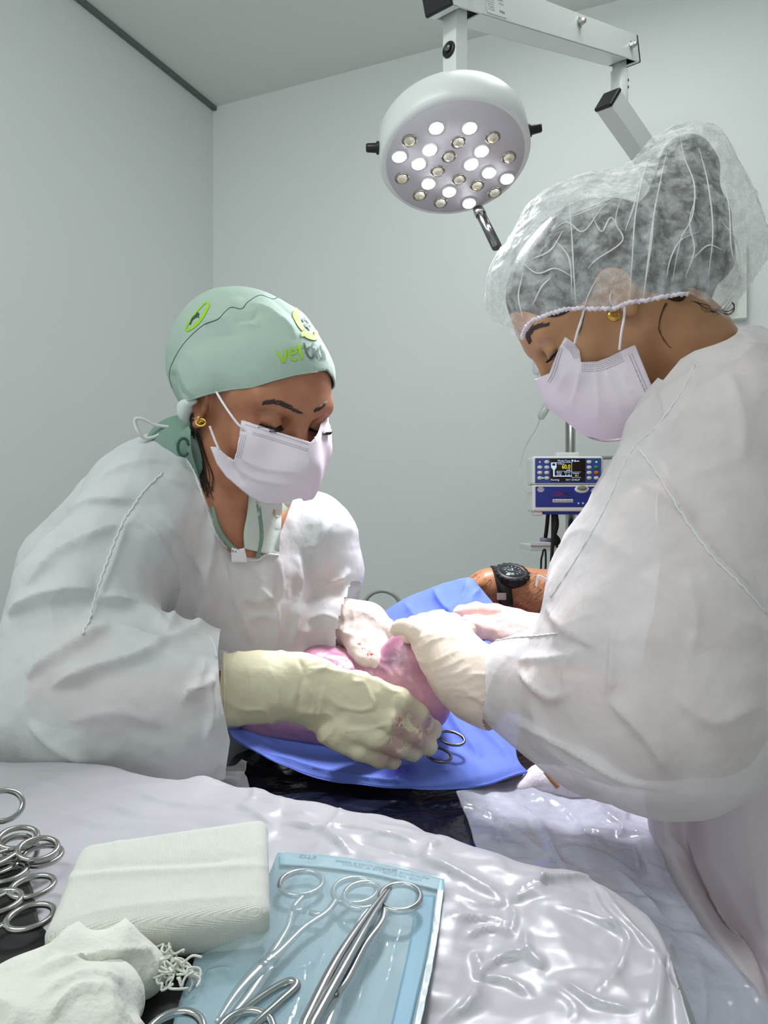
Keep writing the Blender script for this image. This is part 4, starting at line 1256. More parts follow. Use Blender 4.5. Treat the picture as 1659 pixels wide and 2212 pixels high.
GF = [ # big creases read off the gown
 ([(305, 1100), (275, 1130), (262, 1160), (235, 1230), (210, 1290), (190, 1350), (172, 1372)], 6, 4, 7),
 ([(60, 1465), (110, 1440), (180, 1395), (240, 1352)], 12, 9, 26), ([(240, 1352), (300, 1380), (350, 1395), (420, 1368), (460, 1366)], 8, 8, 20),
 ([(110, 1490), (160, 1465), (230, 1445), (310, 1420), (360, 1392)], 11, 9, 26),
 ([(205, 1295), (260, 1300), (330, 1340), (365, 1375)], 10, 8, 30), ([(275, 1120), (330, 1160), (362, 1230), (375, 1290), (360, 1380)], 10, 7, 26),
 ([(330, 1100), (380, 1160), (430, 1230), (445, 1300), (420, 1370)], 9, 8, 24), ([(20, 1330), (80, 1295), (150, 1275), (205, 1280)], 11, 9, 26),
 ([(65, 1270), (130, 1200), (230, 1150), (270, 1140)], 9, 8, 24), ([(150, 1110), (210, 1085), (290, 1080)], 8, 7, 20), ([(205, 1050), (270, 1010), (330, 1000), (400, 1005)], 6, 6, 16),
 ([(455, 1110), (450, 1200), (430, 1290), (415, 1380)], 8, 7, 22), ([(350, 1030), (420, 1060), (445, 1110)], 5, 6, 12),
 ([(470, 1180), (490, 1260), (520, 1330), (550, 1400)], 5, 6, 16), ([(560, 1270), (590, 1310), (600, 1390)], 5, 5, 12), ([(600, 1200), (605, 1280), (580, 1360)], 4, 5, 10), ([(520, 1290), (560, 1300), (590, 1280)], 4, 5, 9), ([(530, 1340), (565, 1330), (600, 1340)], 4, 5, 9),
 ([(640, 1200), (640, 1290), (628, 1400)], 6, 6, 16), ([(650, 1300), (690, 1270), (740, 1250), (756, 1230)], 7, 6, 18), ([(650, 1190), (690, 1170), (720, 1120)], 5, 6, 14), ([(690, 1100), (690, 1140), (660, 1200), (650, 1290)], 6, 6, 16),
 ([(440, 1420), (425, 1470), (400, 1500), (395, 1520)], 7, 5, 12), ([(465, 1440), (450, 1480), (455, 1540), (440, 1600)], 7, 5, 14), ([(395, 1495), (430, 1490), (465, 1470)], 6, 5, 10),
 ([(150, 1560), (260, 1540), (360, 1570)], 4, 14, 30), ([(60, 1560), (130, 1620), (200, 1650)], 6, 10, 20), ([(660, 1340), (700, 1330), (740, 1345)], 4, 4, 8), ([(650, 1370), (700, 1355), (735, 1370)], 4, 4, 8),
]
v = v + vnormals(v, q) * (0.0045 * (crumple(v * 13, 8) - .5) + 0.0018 * (crumple(v * 34, 9) - .5))[:, None]
v = folds(v, q, GF, amp=1.15)
# neck opening
def front(cv, nn):
    view = np.array((0, 0, CZ)) - cv
    return (nn * view).sum(1) > -1e-9
NECK = [(395, 925), (380, 960), (405, 985), (425, 1020), (438, 1060), (455, 1105), (470, 1150), (495, 1180), (505, 1193), (556, 1203), (575, 1180), (603, 1194), (606, 1150), (640, 1060), (650, 1020), (600, 960), (480, 900)]
nmask = lambda cv, nn: cv[:, 1] < 1.05
v, q, bvx = cut(v, q, NECK, False, proj, nmask)
v = snapto(v, bvx, NECK, proj, inv_pix, 10)
# cuff ends
def cuffcut(v, q, c, n, rad):
    c = np.array(c); n = np.array(n) / np.linalg.norm(n)
    cen = (v[q[:, 0]] + v[q[:, 2]]) / 2 - c
    k = ~(((cen @ n) > 0) & (np.linalg.norm(cen, axis=1) < rad))
    return v, q[k]
CUL = [(476, 1360), (470, 1410), (476, 1500), (490, 1570), (497, 1600), (480, 1720), (640, 1720), (640, 1340)]
near_ = lambda cv, nn: cv[:, 1] < 0.897
v, q, bvx = cut(v, q, CUL, False, proj, near_)
v = snapto(v, bvx, CUL, proj, inv_pix, 10)
v, q = cuffcut(v, q, P(748, 1350, 1.062), P(790, 1356, 1.055) - P(720, 1345, 1.066), 0.065)
gown = mk('surgical_gown', v, q, M['gown'], LW)
gb = bvh_of(v, q)
surf_tube('shoulder_seam', gb, [(350, 1022), (310, 1062), (284, 1100), (262, 1135), (240, 1190), (222, 1240), (205, 1295), (192, 1340), (178, 1370)], 0.0011, M['seam'], gown, 0.0006, wob=0.0007)
surf_tube('neck_binding', gb, [(402, 990), (420, 1022), (434, 1062), (450, 1108), (465, 1152), (490, 1184)], 0.0012, M['seam'], gown, 0.0004, wob=0.0004)
surf_tube('neck_binding', gb, [(498, 1196), (520, 1206), (553, 1210), (575, 1198), (602, 1200)], 0.0014, M['seam'], gown, 0.0006, wob=0.0004)
surf_tube('cuff_seam', gb, [(452, 1372), (463, 1395), (468, 1420)], 0.0008, M['seam'], gown, 0.0004)
tiepts = [(398, 925, .93), (372, 930, .93), (352, 936, .925), (330, 945, .92), (312, 946, .915), (300, 935, .91), (292, 915, .91), (296, 904, .91), (315, 908, .915), (335, 918, .92), (360, 922, .925), (385, 925, .93)]
tube('gown_tie', [P(*p) for p in tiepts], 0.0022, M['seam'], gown, n=8, flat=((0, 1, 0), 1.6))
tube('gown_tie', [P(*p) for p in [(385, 935, .93), (350, 945, .93), (318, 965, .94), (300, 985, .945)]], 0.0016, M['seam'], gown, n=8, flat=((0, 1, 0), 2.0))
# scrub collar: V edges, white undershirt and nape
bodyb = bvh_of(np.array([tuple(x.co) for x in body.data.vertices]), np.array([tuple(p.vertices) for p in body.data.polygons]))
def onto(x, y, d, lift=0.003):
    h = shoot(bodyb, x, y, lift)
    return P(x, y, min(d, h[1])) if h is not None else P(x, y, d)
def strip(name, a, b, m, parent, k=16, th=0.001):
    ca, cb2 = crv(a, 8), crv(b, 8)
    n = min(len(ca), len(cb2)); K = 7; V = []; Fc = []
    for i in range(n):
        for j in range(K): V.append(onto(*(ca[i] + (cb2[i] - ca[i]) * j / (K - 1)), lift=0.0085))
    for i in range(n - 1):
        for j in range(K - 1): Fc.append((i * K + j, i * K + j + 1, (i + 1) * K + j + 1, (i + 1) * K + j))
    return solidify(mk(name, V, Fc, m, parent), th, 0)
strip('collar', [(538, 1066, .99), (534, 1110, .985), (527, 1150, .985), (528, 1185, .985)], [(612, 1062, 1.0), (608, 1110, .99), (606, 1160, .985), (600, 1202, .985)], M['scrub_lite'], top)
strip('collar', [(548, 1066, .985), (556, 1110, .98), (560, 1160, .978), (552, 1206, .978)], [(560, 1064, .985), (565, 1110, .98), (569, 1160, .978), (560, 1206, .978)], M['scrub'], top)
strip('collar', [(455, 1095, .95), (466, 1140, .955), (484, 1170, .96), (505, 1195, .965)], [(462, 1095, .955), (476, 1140, .96), (498, 1172, .968), (520, 1190, .975)], M['scrub'], top)
strip('undershirt', [(500, 1182, .975), (514, 1186, .972), (528, 1184, .972)], [(500, 1215, .97), (514, 1215, .968), (535, 1215, .97)], mat('undershirt_white', (230, 228, 232), 0.8), top)
cp = strip('collar', [(408, 920, .90), (384, 940, .905), (378, 962, .91), (390, 985, .92), (410, 1010, .925)], [(412, 930, .895), (412, 950, .893), (414, 975, .895), (420, 1000, .90), (432, 1040, .91)], M['scrub'], top)
tube('printed_emblem', [P(396, 966, .893) + 0.0001 + np.array((math.cos(a) * 0.0065, 0.001 * math.cos(a), math.sin(a) * 0.0105)) for a in np.linspace(0.2, 5.6, 20)], 0.0018, M['pdark'], top, n=8, res=1, flat=((0, 1, 0), 0.4))

# ---- gloves
M['latex'] = mat('latex_cream', (226, 220, 188), 0.48, transl=0.12, bump=0.25, bump_scale=60, bump2=0.25, bump2_scale=22, spec=0.4)
M['latexw'] = mat('latex_pale', (236, 220, 212), 0.45, transl=0.12, bump=0.25, bump_scale=70, bump2=0.25, bump2_scale=24, spec=0.4)
def glove(name, build, fl, m, parent, h=0.0022, neg=None, noise=(0.0022, 26), fing=None):
    s = Sdf(); build(s)
    v, q = s.mesh(h, 1)
    wv = np.ones(len(v))
    n = vnormals(v, q)
    r = ridged(v * noise[1], 21); f = np.clip((r - .5) / .5, 0, 1) ** 1.5
    if fing is not None:
        d, _, _, _ = polydist(proj(v), fing[0]); wv = np.clip((d - fing[1]) / 40, 0.25, 1)
    v = v + n * (noise[0] * f * wv)[:, None]
    v = folds(v, q, fl)
    return v, q
def b1(s):
    s.pchain([(484, 1490, .855, 77), (560, 1484, .862, 73), (640, 1486, .868, 68)], 0.01, flat=((0, 1, 0), 0.8))
    s.pchain([(640, 1486, .868, 66), (690, 1504, .868, 62), (750, 1532, .868, 70), (792, 1546, .870, 66)], 0.012, flat=((0.35, 1, 0.1), 0.46))
    s.pchain([(770, 1490, .868, 34), (862, 1512, .868, 26), (902, 1543, .882, 22), (934, 1576, .902, 17), (940, 1584, .912, 10)], 0.006)
    s.pchain([(760, 1540, .864, 34), (842, 1553, .860, 27), (890, 1586, .874, 23), (924, 1609, .893, 19), (930, 1612, .903, 13)], 0.005)
    s.pchain([(740, 1570, .862, 34), (810, 1592, .856, 25), (856, 1615, .868, 21), (893, 1627, .888, 16), (902, 1628, .898, 10)], 0.005)
    s.pchain([(715, 1580, .862, 30), (776, 1621, .858, 20), (820, 1640, .868, 17), (849, 1647, .883, 13), (860, 1648, .893, 8)], 0.005)
    s.pchain([(700, 1520, .89, 34), (770, 1560, .93, 26), (840, 1590, .95, 20), (900, 1600, .945, 16)], 0.01)
g1f = [([(480, 1412), (475, 1450), (478, 1500), (492, 1568)], 1.5, 3, 3), ([(640, 1412), (655, 1450), (648, 1490), (640, 1550)], -4, 6, 8), ([(655, 1440), (700, 1430), (760, 1440), (800, 1460), (860, 1480)], 2.5, 6, 12),
       ([(650, 1445), (720, 1450), (800, 1470), (850, 1500)], 2.5, 5, 10), ([(650, 1460), (690, 1450), (720, 1430)], 2.2, 4, 8), ([(655, 1470), (680, 1520), (665, 1550)], 2.5, 5, 10), ([(700, 1480), (690, 1530), (680, 1560)], 2, 4, 10), ([(740, 1545), (742, 1590), (752, 1620)], 2.2, 3, 6), ([(850, 1500), (850, 1540), (838, 1590), (815, 1618)], 3, 5, 8),
       ([(530, 1430), (545, 1490), (540, 1550)], 1.5, 6, 10), ([(580, 1440), (600, 1500), (590, 1550)], 1.5, 6, 10), ([(868, 1500), (875, 1520), (870, 1560)], 1.5, 4, 6), ([(800, 1460), (840, 1490), (870, 1498)], 2, 4, 8), ([(820, 1600), (840, 1575), (845, 1560)], 2, 3, 6),
       ([(500, 1408), (560, 1404), (620, 1404)], 1, 4, 10)]
v, q = glove('glove', b1, g1f, M['latex'], LW, 0.0021, fing=(crv([(870, 1500), (890, 1560), (870, 1620), (800, 1640)], 5), 20))
v, q = cuffcut(v, q, P(479, 1490, .855), P(440, 1490, .85) - P(500, 1490, .855), 0.10)
g1 = mk('glove', v, q, M['latex'], LW); g1['label'] = 'cream latex glove on the nearer hand'
def spots(m, col, v, q, pts, scale, thr):
    b_ = bvh_of(v, q); c = [(shoot(b_, x, y), r) for x, y, r in pts]
    stain(m, col, [(p, r) for p, r in c if p is not None], scale, thr)
spots(M['latex'], (150, 34, 30), v, q, [(862, 1562, .013), (870, 1580, .011), (926, 1556, .010), (880, 1604, .006), (905, 1575, .006), (845, 1600, .006)], 240, 0.50)
spots(M['latex'], (196, 158, 158), v, q, [(880, 1570, .03), (905, 1600, .026), (850, 1630, .03), (925, 1570, .022)], 60, 0.40)
# rolled cuff bead
cen = (v - P(480, 1490, .855))
bead = []
gbv = bvh_of(v, q)
cdir = P(560, 1484, .862) - P(484, 1490, .855); cdir /= np.linalg.norm(cdir)
pa = np.cross(cdir, (0, 1, 0)); pa /= np.linalg.norm(pa); pb2 = np.cross(cdir, pa)
c0 = P(487, 1490, .8555)
for a in np.linspace(0, 2 * math.pi, 60, endpoint=False):
    d = pa * math.cos(a) + pb2 * math.sin(a)
    h = gbv.ray_cast(Vector(c0 + d * 0.12), Vector(-d))
    if h[0] is not None and (Vector(c0) - h[0]).length < 0.07: bead.append(np.array(h[0]))
if len(bead) > 10: tube('cuff_bead', bead, 0.0019, M['latex'], g1, n=8, closed=True, res=1)
def b2(s):
    s.pchain([(722, 1343, 1.067, 44), (752, 1347, 1.062, 45), (788, 1356, 1.05, 48), (815, 1374, 1.035, 40)], 0.012, flat=((0, 1, 0), 0.75))
    s.pchain([(785, 1368, 1.03, 28), (802, 1402, 1.005, 20), (812, 1430, .985, 15), (816, 1440, .98, 11)], 0.005)
    s.pchain([(762, 1370, 1.035, 28), (772, 1400, 1.01, 20), (786, 1424, .99, 15), (792, 1432, .985, 11)], 0.005)
    s.pchain([(806, 1378, 1.03, 28), (834, 1400, 1.01, 19), (846, 1420, .995, 14), (850, 1428, .99, 10)], 0.005)
    s.pchain([(822, 1368, 1.04, 28), (852, 1382, 1.03, 18), (870, 1400, 1.02, 13)], 0.005)
    s.pchain([(815, 1355, 1.05, 24), (842, 1362, 1.03, 18), (862, 1374, 1.0, 14), (868, 1384, .99, 10)], 0.005)
g2f = [([(760 + 9 * i, 1392 + 3 * i), (775 + 9 * i, 1400 + 3 * i), (786 + 9 * i, 1412 + 2 * i)], 1.6, 3, 4) for i in range(5)] + [([(735, 1310), (745, 1345), (738, 1385)], 2, 4, 6), ([(755, 1305), (765, 1340), (752, 1380)], 1.6, 4, 6), ([(720, 1305), (728, 1345), (722, 1380)], 2, 4, 6), ([(770, 1320), (800, 1330), (830, 1360)], 1.2, 4, 7)]
v, q = glove('glove', b2, g2f, M['latexw'], LW, 0.0022)
spots(M['latexw'], (196, 40, 30), v, q, [(800, 1412, .010), (776, 1392, .007), (785, 1402, .007)], 200, 0.53)
g2 = mk('glove', v, q, M['latexw'], LW); g2['label'] = 'pale latex glove with blood specks on the farther hand'

# ================================================================ PERSON ON THE RIGHT (bouffant cap)
RW = empty('person', P(1640, 1640, 0.95) * np.array((1, 1, 0)), 'person in a clear bouffant cap, face mask and white gown, seen from the side', 'person')
yaw, pit = math.radians(-101), math.radians(43)
fw = np.array((math.sin(yaw) * math.cos(pit), -math.cos(yaw) * math.cos(pit), -math.sin(pit)))
uw = np.array((math.sin(yaw) * math.sin(pit), -math.cos(yaw) * math.sin(pit), math.cos(pit)))
RF = frame(fw, uw)
RO = P(1333, 636, 0.835) - tow(RF, np.zeros(3), (-0.080, -0.004, 0.000))
RSK = skin_mat('olive_tan_skin', (184, 138, 100), (174, 128, 92))
hs_ = head_sdf(-1)
n1 = toloc(RF, RO, P(1462, 770, .925)); n2 = toloc(RF, RO, P(1550, 900, .93))
hs_.chain([((0, -0.030, -0.012), 0.060), (tuple(n1 * 0.55 + np.array((0, -0.03, -0.03)) * 0.45), 0.057), (tuple(n1), 0.062), (tuple(n2), 0.085)], 0.035)
v, q = hs_.mesh(0.0021, 1)
headv = tow(RF, RO, v)
s = Sdf()
s.pchain([(1600, 860, .90, 120), (1660, 1000, .94, 190), (1760, 1300, .94, 260), (1820, 1700, .92, 280)], 0.05)
s.pchain([(1580, 900, .80, 90), (1540, 1150, .75, 100), (1520, 1420, .68, 110), (1520, 1550, .665, 112), (1400, 1570, .69, 100), (1240, 1520, .775, 74), (1090, 1475, .84, 48), (1010, 1440, .87, 40)], 0.02)
s.pchain([(1400, 1100, 1.02, 60), (1290, 1330, 1.08, 50), (1190, 1370, 1.09, 36), (1120, 1350, 1.08, 26)], 0.02)
bv_, bq_ = s.mesh(0.005, 2)
mk('body', np.vstack([headv, bv_]), np.vstack([q, bq_ + len(headv)]), RSK, RW)
rb = bvh_of(headv, q)
# hair: cap of combed hair and the tall bun
s = Sdf()
s.ell((0, -0.018, 0.045), (0.0790, 0.100, 0.092), 0.02)
s.ell((0, 0.02, 0.055), (0.070, 0.070, 0.062), 0.03)
for sx in (-1, 1):
    s.ell((sx * 0.057, 0.024, 0.048), (0.020, 0.036, 0.024), 0.02)
    s.cone((sx * 0.060, -0.042, 0.010), (sx * 0.046, -0.058, -0.036), 0.024, 0.018, 0.02)
s.cone((0, -0.08, 0.0), (0, -0.066, -0.040), 0.04, 0.03, 0.02)
s.plane((0, 0.080, 0.045), (0, 1.0, -0.20), 0.02)
s.plane((0, 0.052, -0.002), (0, 0.5, -0.9), 0.01)
for sx in (-1, 1):
    s.ell((sx * 0.082, -0.006, 0.000), (0.020, 0.021, 0.030), 0.006, 's')
sl = lambda x, y, d, r: (tuple(toloc(RF, RO, P(x, y, d))), r * d / F)
s.chain([sl(1440, 560, 0.902, 80), sl(1470, 450, 0.902, 62), sl(1485, 370, 0.902, 50), sl(1480, 340, 0.902, 40)], 0.03)
s.chain([sl(1470, 590, 0.912, 66), sl(1530, 560, 0.912, 40), sl(1540, 470, 0.912, 34)], 0.03)
s.chain([sl(1440, 620, 0.912, 50), sl(1500, 640, 0.922, 30)], 0.02)
v, q = s.mesh(0.0026, 1)
hv = tow(RF, RO, v)
nn_ = vnormals(hv, q)
lc = toloc(RF, RO, hv)
hv = hv + nn_ * (0.0016 * (vnoise(lc * np.array((200, 22, 60)), 4) - .5))[:, None]
mk('hair', hv, q, M['hair'], RW)
# wisps at the nape and stray curls at the temple
rnd = random.Random(9); sets = []
for i in range(9):
    a, b = rnd.uniform(-1, 1), rnd.uniform(-1, 1)
    sets.append([(1500 + 10 * a, 650, .83), (1530 + 8 * b, 668 + 8 * a, .83), (1555 + 14 * a, 676 + 10 * b, .835), (1572 + 16 * b, 664 + 14 * a, .84), (1580 + 10 * a, 650 + 16 * b, .84)])
for i in range(8):
    a, b = rnd.uniform(-1, 1), rnd.uniform(-1, 1)
    sets.append([(1545, 670 + 4 * a, .83), (1575 + 5 * a, 676 + 5 * b, .83), (1587, 665 + 8 * a, .83), (1580, 652, .83)])
parts = [tube(None, [P(*p) for p in st_], [.00022] * 4 + [.0001], None, n=4, res=4) for st_ in sets]
mk('hair_strands', *joinvf(parts), M['hair'], RW)
sets = []
for i in range(5):
    a = rnd.uniform(-1, 1)
    sets.append([(1440 + 3 * a, 655), (1428, 680 + 4 * a), (1424 + 3 * a, 710), (1434, 735 + 4 * a), (1450 + 3 * a, 752)])
    sets.append([(1262 + 3 * a, 672), (1258, 700), (1250 + 4 * a, 724)])
strokes('hair_strands', rb, sets, 0.00028, M['hair'], RW, 0.0004, 4)
strokes('eyebrow', rb, brow_lines([(1146, 742), (1142, 726), (1150, 712), (1164, 705), (1180, 702)], 5, 190, (0.9, 0.1), 6, 0.2), 0.0006, M['brow'], RW)
lb, ld = [], []
for i in range(34):
    t = i / 33
    x = -0.046 + 0.026 * t; p = np.array((x, 0.0895 - 0.010 * abs(t - .5) * 1.6 - (0.003 if t < .3 else 0), 0.0055 + 0.002 * t))
    d = np.array((-0.0045 - 0.004 * (0.6 - t), 0.0080, -0.0035))
    lb.append(tow(RF, RO, p)); ld.append(RF @ d)
parts = []
upl = RF[:, 2]
for p, d in zip(lb, ld):
    parts.append(tube(None, [p, p + d * .5 - upl * .0006, p + d * .9 + upl * .0006, p + d * 1.05 + upl * .003], [.0005, .0005, .0004, .0001], None, n=5, res=3))
mk('eyelashes', *joinvf(parts), M['lash'], RW)

# ---- face mask (pulled up at the side)
s = Sdf()
s.ell((0, 0.028, -0.020), (0.0655, 0.066, 0.075), 0.03)
s.ell((0, 0.046, -0.052), (0.062, 0.064, 0.060), 0.03)
s.ell((0, 0.050, -0.085), (0.052, 0.056, 0.045), 0.04)
for sx_ in (-1, 1):
    s.ell((sx_ * 0.042, 0.066, -0.022), (0.024, 0.022, 0.022), 0.02)
    s.cone((sx_ * 0.058, -0.010, -0.060), (sx_ * 0.040, 0.045, -0.100), 0.018, 0.020, 0.03)
s.cone((0, 0.092, 0.008), (0, 0.105, -0.030), 0.009, 0.012, 0.03)
v, q = s.mesh(0.0018, 2, off=0.006)
mw = tow(RF, RO, v)
MPR = [(1222, 728), (1240, 742), (1252, 758), (1256, 782), (1290, 781), (1318, 771), (1345, 757), (1372, 745), (1392, 795), (1412, 848), (1392, 872), (1372, 898), (1345, 915), (1310, 918), (1275, 912), (1240, 900), (1215, 880), (1190, 862), (1176, 832), (1176, 826), (1188, 810), (1198, 780), (1210, 750)]
MPX = [(1222, 728), (1240, 742), (1252, 758), (1256, 782), (1290, 781), (1318, 771), (1345, 757), (1372, 745), (1392, 795), (1414, 850), (1404, 890), (1378, 926), (1345, 944), (1310, 948), (1270, 942), (1232, 926), (1195, 894), (1150, 862), (1130, 830), (1188, 806), (1198, 780), (1210, 750)]
pfr, ivr = mirror_pf(RF, RO, -1), mirror_inv(RF, RO, -1)
mw, q, bvx = cut(mw, q, MPX, True, pfr)
mw = snapto(mw, bvx, MPX, pfr, ivr, 9)
mfr = [([(1253, 785), (1250, 820), (1240, 860), (1228, 885)], 3.0, 5, 9), ([(1285, 790), (1288, 830), (1292, 870), (1290, 910)], 2.6, 4, 12), ([(1305, 785), (1318, 830), (1335, 870), (1348, 905)], 2.6, 4, 12),
       ([(1340, 800), (1360, 850), (1380, 890)], 2, 4, 8), ([(1356, 835), (1375, 850), (1395, 866)], 2, 3, 6), ([(1225, 800), (1212, 825), (1205, 850)], 1.8, 4, 8), ([(1360, 768), (1380, 820), (1398, 860)], 1.2, 3, 5)]
mw = folds(mw, q, mfr)
mask = mk('face_mask', mw, q, M['maskc'], RW); solidify(mask, 0.0009, 1)
mb = bvh_of(mw, q)
weld_dots('weld_marks', mb, [([(1214, 752), (1206, 780), (1198, 805), (1186, 828)], 3.6, 2, 5), ([(1222, 740), (1238, 755), (1248, 775)], 3.6, 4, 4), ([(1256, 792), (1290, 792), (1320, 783), (1346, 770)], 4.2, 5, 4.6), ([(1362, 765), (1380, 808), (1398, 850)], 3.8, 2, 6)], M['dots'], mask, (2.4, 1.3))
for pts in ([(1263, 664, .82), (1256, 690, .822), (1247, 718, .828), (1241, 742, .836)], [(1350, 652, .81), (1348, 685, .806), (1342, 720, .808), (1338, 756, .815)]):
    tube('ear_loop', [P(*p) for p in pts], 0.0014, M['loop'], mask, n=8)
# gold hoop
ec = P(1327, 680, 0.822)
er = mk('earring', *joinvf([tube(None, [ec + 0.0052 * np.array((math.cos(a), 0.3 * math.sin(a), 0.95 * math.sin(a))) for a in np.linspace(0.9, 2 * math.pi + 0.5, 22)], [0.0012] + [0.0022 + 0.0012 * math.sin(math.pi * i / 20) for i in range(20)] + [0.0012], None, n=12, res=1)]), M['gold'], RW)

# ---- bouffant cap: thin wrinkled translucent shell
s = Sdf()
def W(x, y, d, r): return (P(x, y, d), r * d / F)
s.chain([W(1205, 620, 0.912, 118), W(1260, 560, 0.912, 135), W(1350, 560, 0.912, 138), W(1440, 560, 0.912, 138), W(1500, 560, 0.922, 110)], 0.06)
s.chain([W(1440, 500, 0.912, 110), W(1475, 400, 0.912, 84), W(1482, 362, 0.912, 74)], 0.05)
s.chain([W(1540, 480, 0.922, 66), W(1530, 560, 0.922, 78), W(1528, 600, 0.922, 80)], 0.05)
s.chain([W(1160, 640, 0.912, 74), W(1175, 680, 0.912, 70)], 0.05)
s.chain([W(1190, 650, .905, 90), W(1260, 640, .90, 140), W(1330, 625, .895, 158), W(1430, 610, .90, 140), W(1520, 640, .92, 80)], 0.05)
v, q = s.mesh(0.0030, 2)
BP = [(1100, 705), (1108, 722), (1128, 735), (1134, 716), (1148, 696), (1182, 682), (1215, 672), (1250, 668), (1290, 669), (1330, 667), (1350, 657), (1400, 650), (1450, 640), (1492, 636), (1520, 650), (1550, 676), (1572, 690), (1584, 676), (1600, 640), (1700, 500), (1600, 200), (1300, 200), (1000, 500), (1060, 690)]
v, q, bvx = cut(v, q, BP, True)
v = snapto(v, bvx, BP, proj, inv_pix, 9)
n_ = vnormals(v, q)
p2 = proj(v)
# pleats running up from the elastic, and crumples
ph = (p2[:, 0] - 1120) / 13.0 + 2.0 * vnoise(v * 18, 3)
dist, _, _, _ = polydist(p2, [(1128, 735), (1148, 696), (1182, 682), (1250, 668), (1330, 667), (1400, 650), (1492, 636), (1570, 690)])
ple = np.exp(-dist / 34.0)
r1 = ridged(v * 20, 31); r2 = ridged(v * 52, 32)
v = v + n_ * (0.0030 * ple * np.sin(ph * 2.6) + 0.006 * np.clip(r1 - .62, 0, 1) + 0.0028 * np.clip(r2 - .6, 0, 1) * 1.5)[:, None]
CF = [([(1400, 345), (1385, 400), (1372, 470), (1366, 560), (1360, 645)], 5, 4, 6), ([(1440, 330), (1425, 400), (1412, 470), (1400, 560), (1390, 640)], 4.5, 3, 7), ([(1470, 300), (1478, 340), (1500, 400), (1495, 470), (1470, 520), (1450, 620)], 4, 3, 6),
      ([(1510, 320), (1530, 400), (1540, 500), (1530, 600)], 4.5, 4, 9), ([(1230, 440), (1236, 520), (1240, 600), (1245, 660)], 4, 4, 8), ([(1190, 500), (1225, 480), (1260, 500), (1300, 450), (1330, 430)], 3, 3, 8),
      ([(1120, 560), (1160, 590), (1200, 580), (1240, 600)], 3, 4, 10), ([(1340, 430), (1330, 480), (1345, 520), (1290, 560), (1270, 580)], 4, 3, 8), ([(1150, 660), (1170, 620), (1190, 600)], 3, 3, 6), ([(1130, 690), (1120, 640), (1130, 590)], 3, 3, 8),
      ([(1290, 600), (1270, 640), (1262, 665)], 3, 3, 5), ([(1320, 630), (1318, 650), (1330, 665)], 3, 3, 5), ([(1560, 380), (1575, 450), (1580, 540), (1600, 600)], 3, 4, 8), ([(1380, 400), (1368, 450), (1350, 500)], 5, 2, 4), ([(1415, 440), (1408, 520), (1396, 600), (1390, 645)], 5, 2, 3), ([(1505, 420), (1490, 480), (1500, 540), (1480, 600)], 4, 2, 4), ([(1200, 520), (1230, 560), (1236, 640)], 4, 2, 4), ([(1280, 470), (1300, 500), (1320, 470), (1340, 500)], 4, 2, 4), ([(1230, 470), (1270, 455), (1310, 440)], 4, 2, 4), ([(1150, 560), (1190, 540), (1215, 500)], 4, 2, 4), ([(1440, 600), (1448, 560), (1470, 520), (1510, 500)], 4, 2, 4), ([(1560, 480), (1590, 520), (1598, 580), (1575, 640)], 4, 2, 4), ([(1495, 560), (1530, 530), (1560, 540)], 3, 4, 8)]
v = folds(v, q, CF)
M['bouf'] = mat('bouffant_nonwoven', (240, 243, 244), 0.45, transp=0.84, transp_noise=0.46, transp_scale=46, bump=0.35, bump_scale=160, bump2=0.6, bump2_scale=48, spec=0.6)
bc = mk('bouffant_cap', v, q, M['bouf'], RW)
bb = bvh_of(v, q)
cr_ = []
for pts, hmm, w1, w2 in CF:
    P3 = [shoot(bb, x, y, 0.0002) for x, y in crv(pts, 7)]
    P3 = [p for p in P3 if p is not None]
    if len(P3) > 3: cr_.append(tube(None, P3, [0.0007 * math.sin(math.pi * (i + .6) / (len(P3) + .2)) + .00015 for i in range(len(P3))], None, n=6, res=1))
M['crease'] = mat('bouffant_crease', (244, 246, 246), 0.4, transp=0.35)
mk('cap_creases', *joinvf(cr_), M['crease'], bc)
for k, off in enumerate((0, 1)):
    surf_tube('elastic_hem', bb, [(1128, 733 - off), (1134, 714), (1150, 694), (1182, 680), (1215, 670), (1250, 666), (1290, 667), (1330, 665), (1352, 655), (1400, 648), (1450, 638), (1490, 634)][k * 0:], 0.0016 + .0006 * k, M['maskc'], bc, 0.0005, wob=0.0011)

# ---- gown
s = Sdf()
s.pchain([(1560, 835, .88, 92), (1620, 900, .90, 150), (1700, 1100, .93, 250), (1800, 1500, .92, 320), (1850, 1900, .90, 340), (1880, 2300, .9, 350)], 0.06)
s.pchain([(1620, 800, .82, 80), (1570, 880, .79, 120), (1540, 1000, .765, 160), (1480, 1200, .74, 205), (1440, 1390, .71, 218), (1450, 1520, .695, 200)], 0.05)
s.pchain([(1480, 960, .86, 110), (1400, 1130, .86, 96), (1330, 1270, .84, 96)], 0.06)
s.pchain([(1330, 1250, .80, 110), (1300, 1310, .78, 105)], 0.05)
s.pchain([(1470, 1540, .69, 178), (1380, 1540, .70, 165), (1260, 1510, .76, 140), (1150, 1482, .81, 106)], 0.04)
s.pchain([(1460, 1620, .70, 105), (1300, 1590, .76, 98), (1180, 1540, .80, 85)], 0.04)
s.pchain([(1180, 1480, .80, 100), (1105, 1478, .825, 92)], 0.02)
v, q = s.mesh(0.0034, 3)
v = cloth_noise(v, q, 0.004, 6, 41)
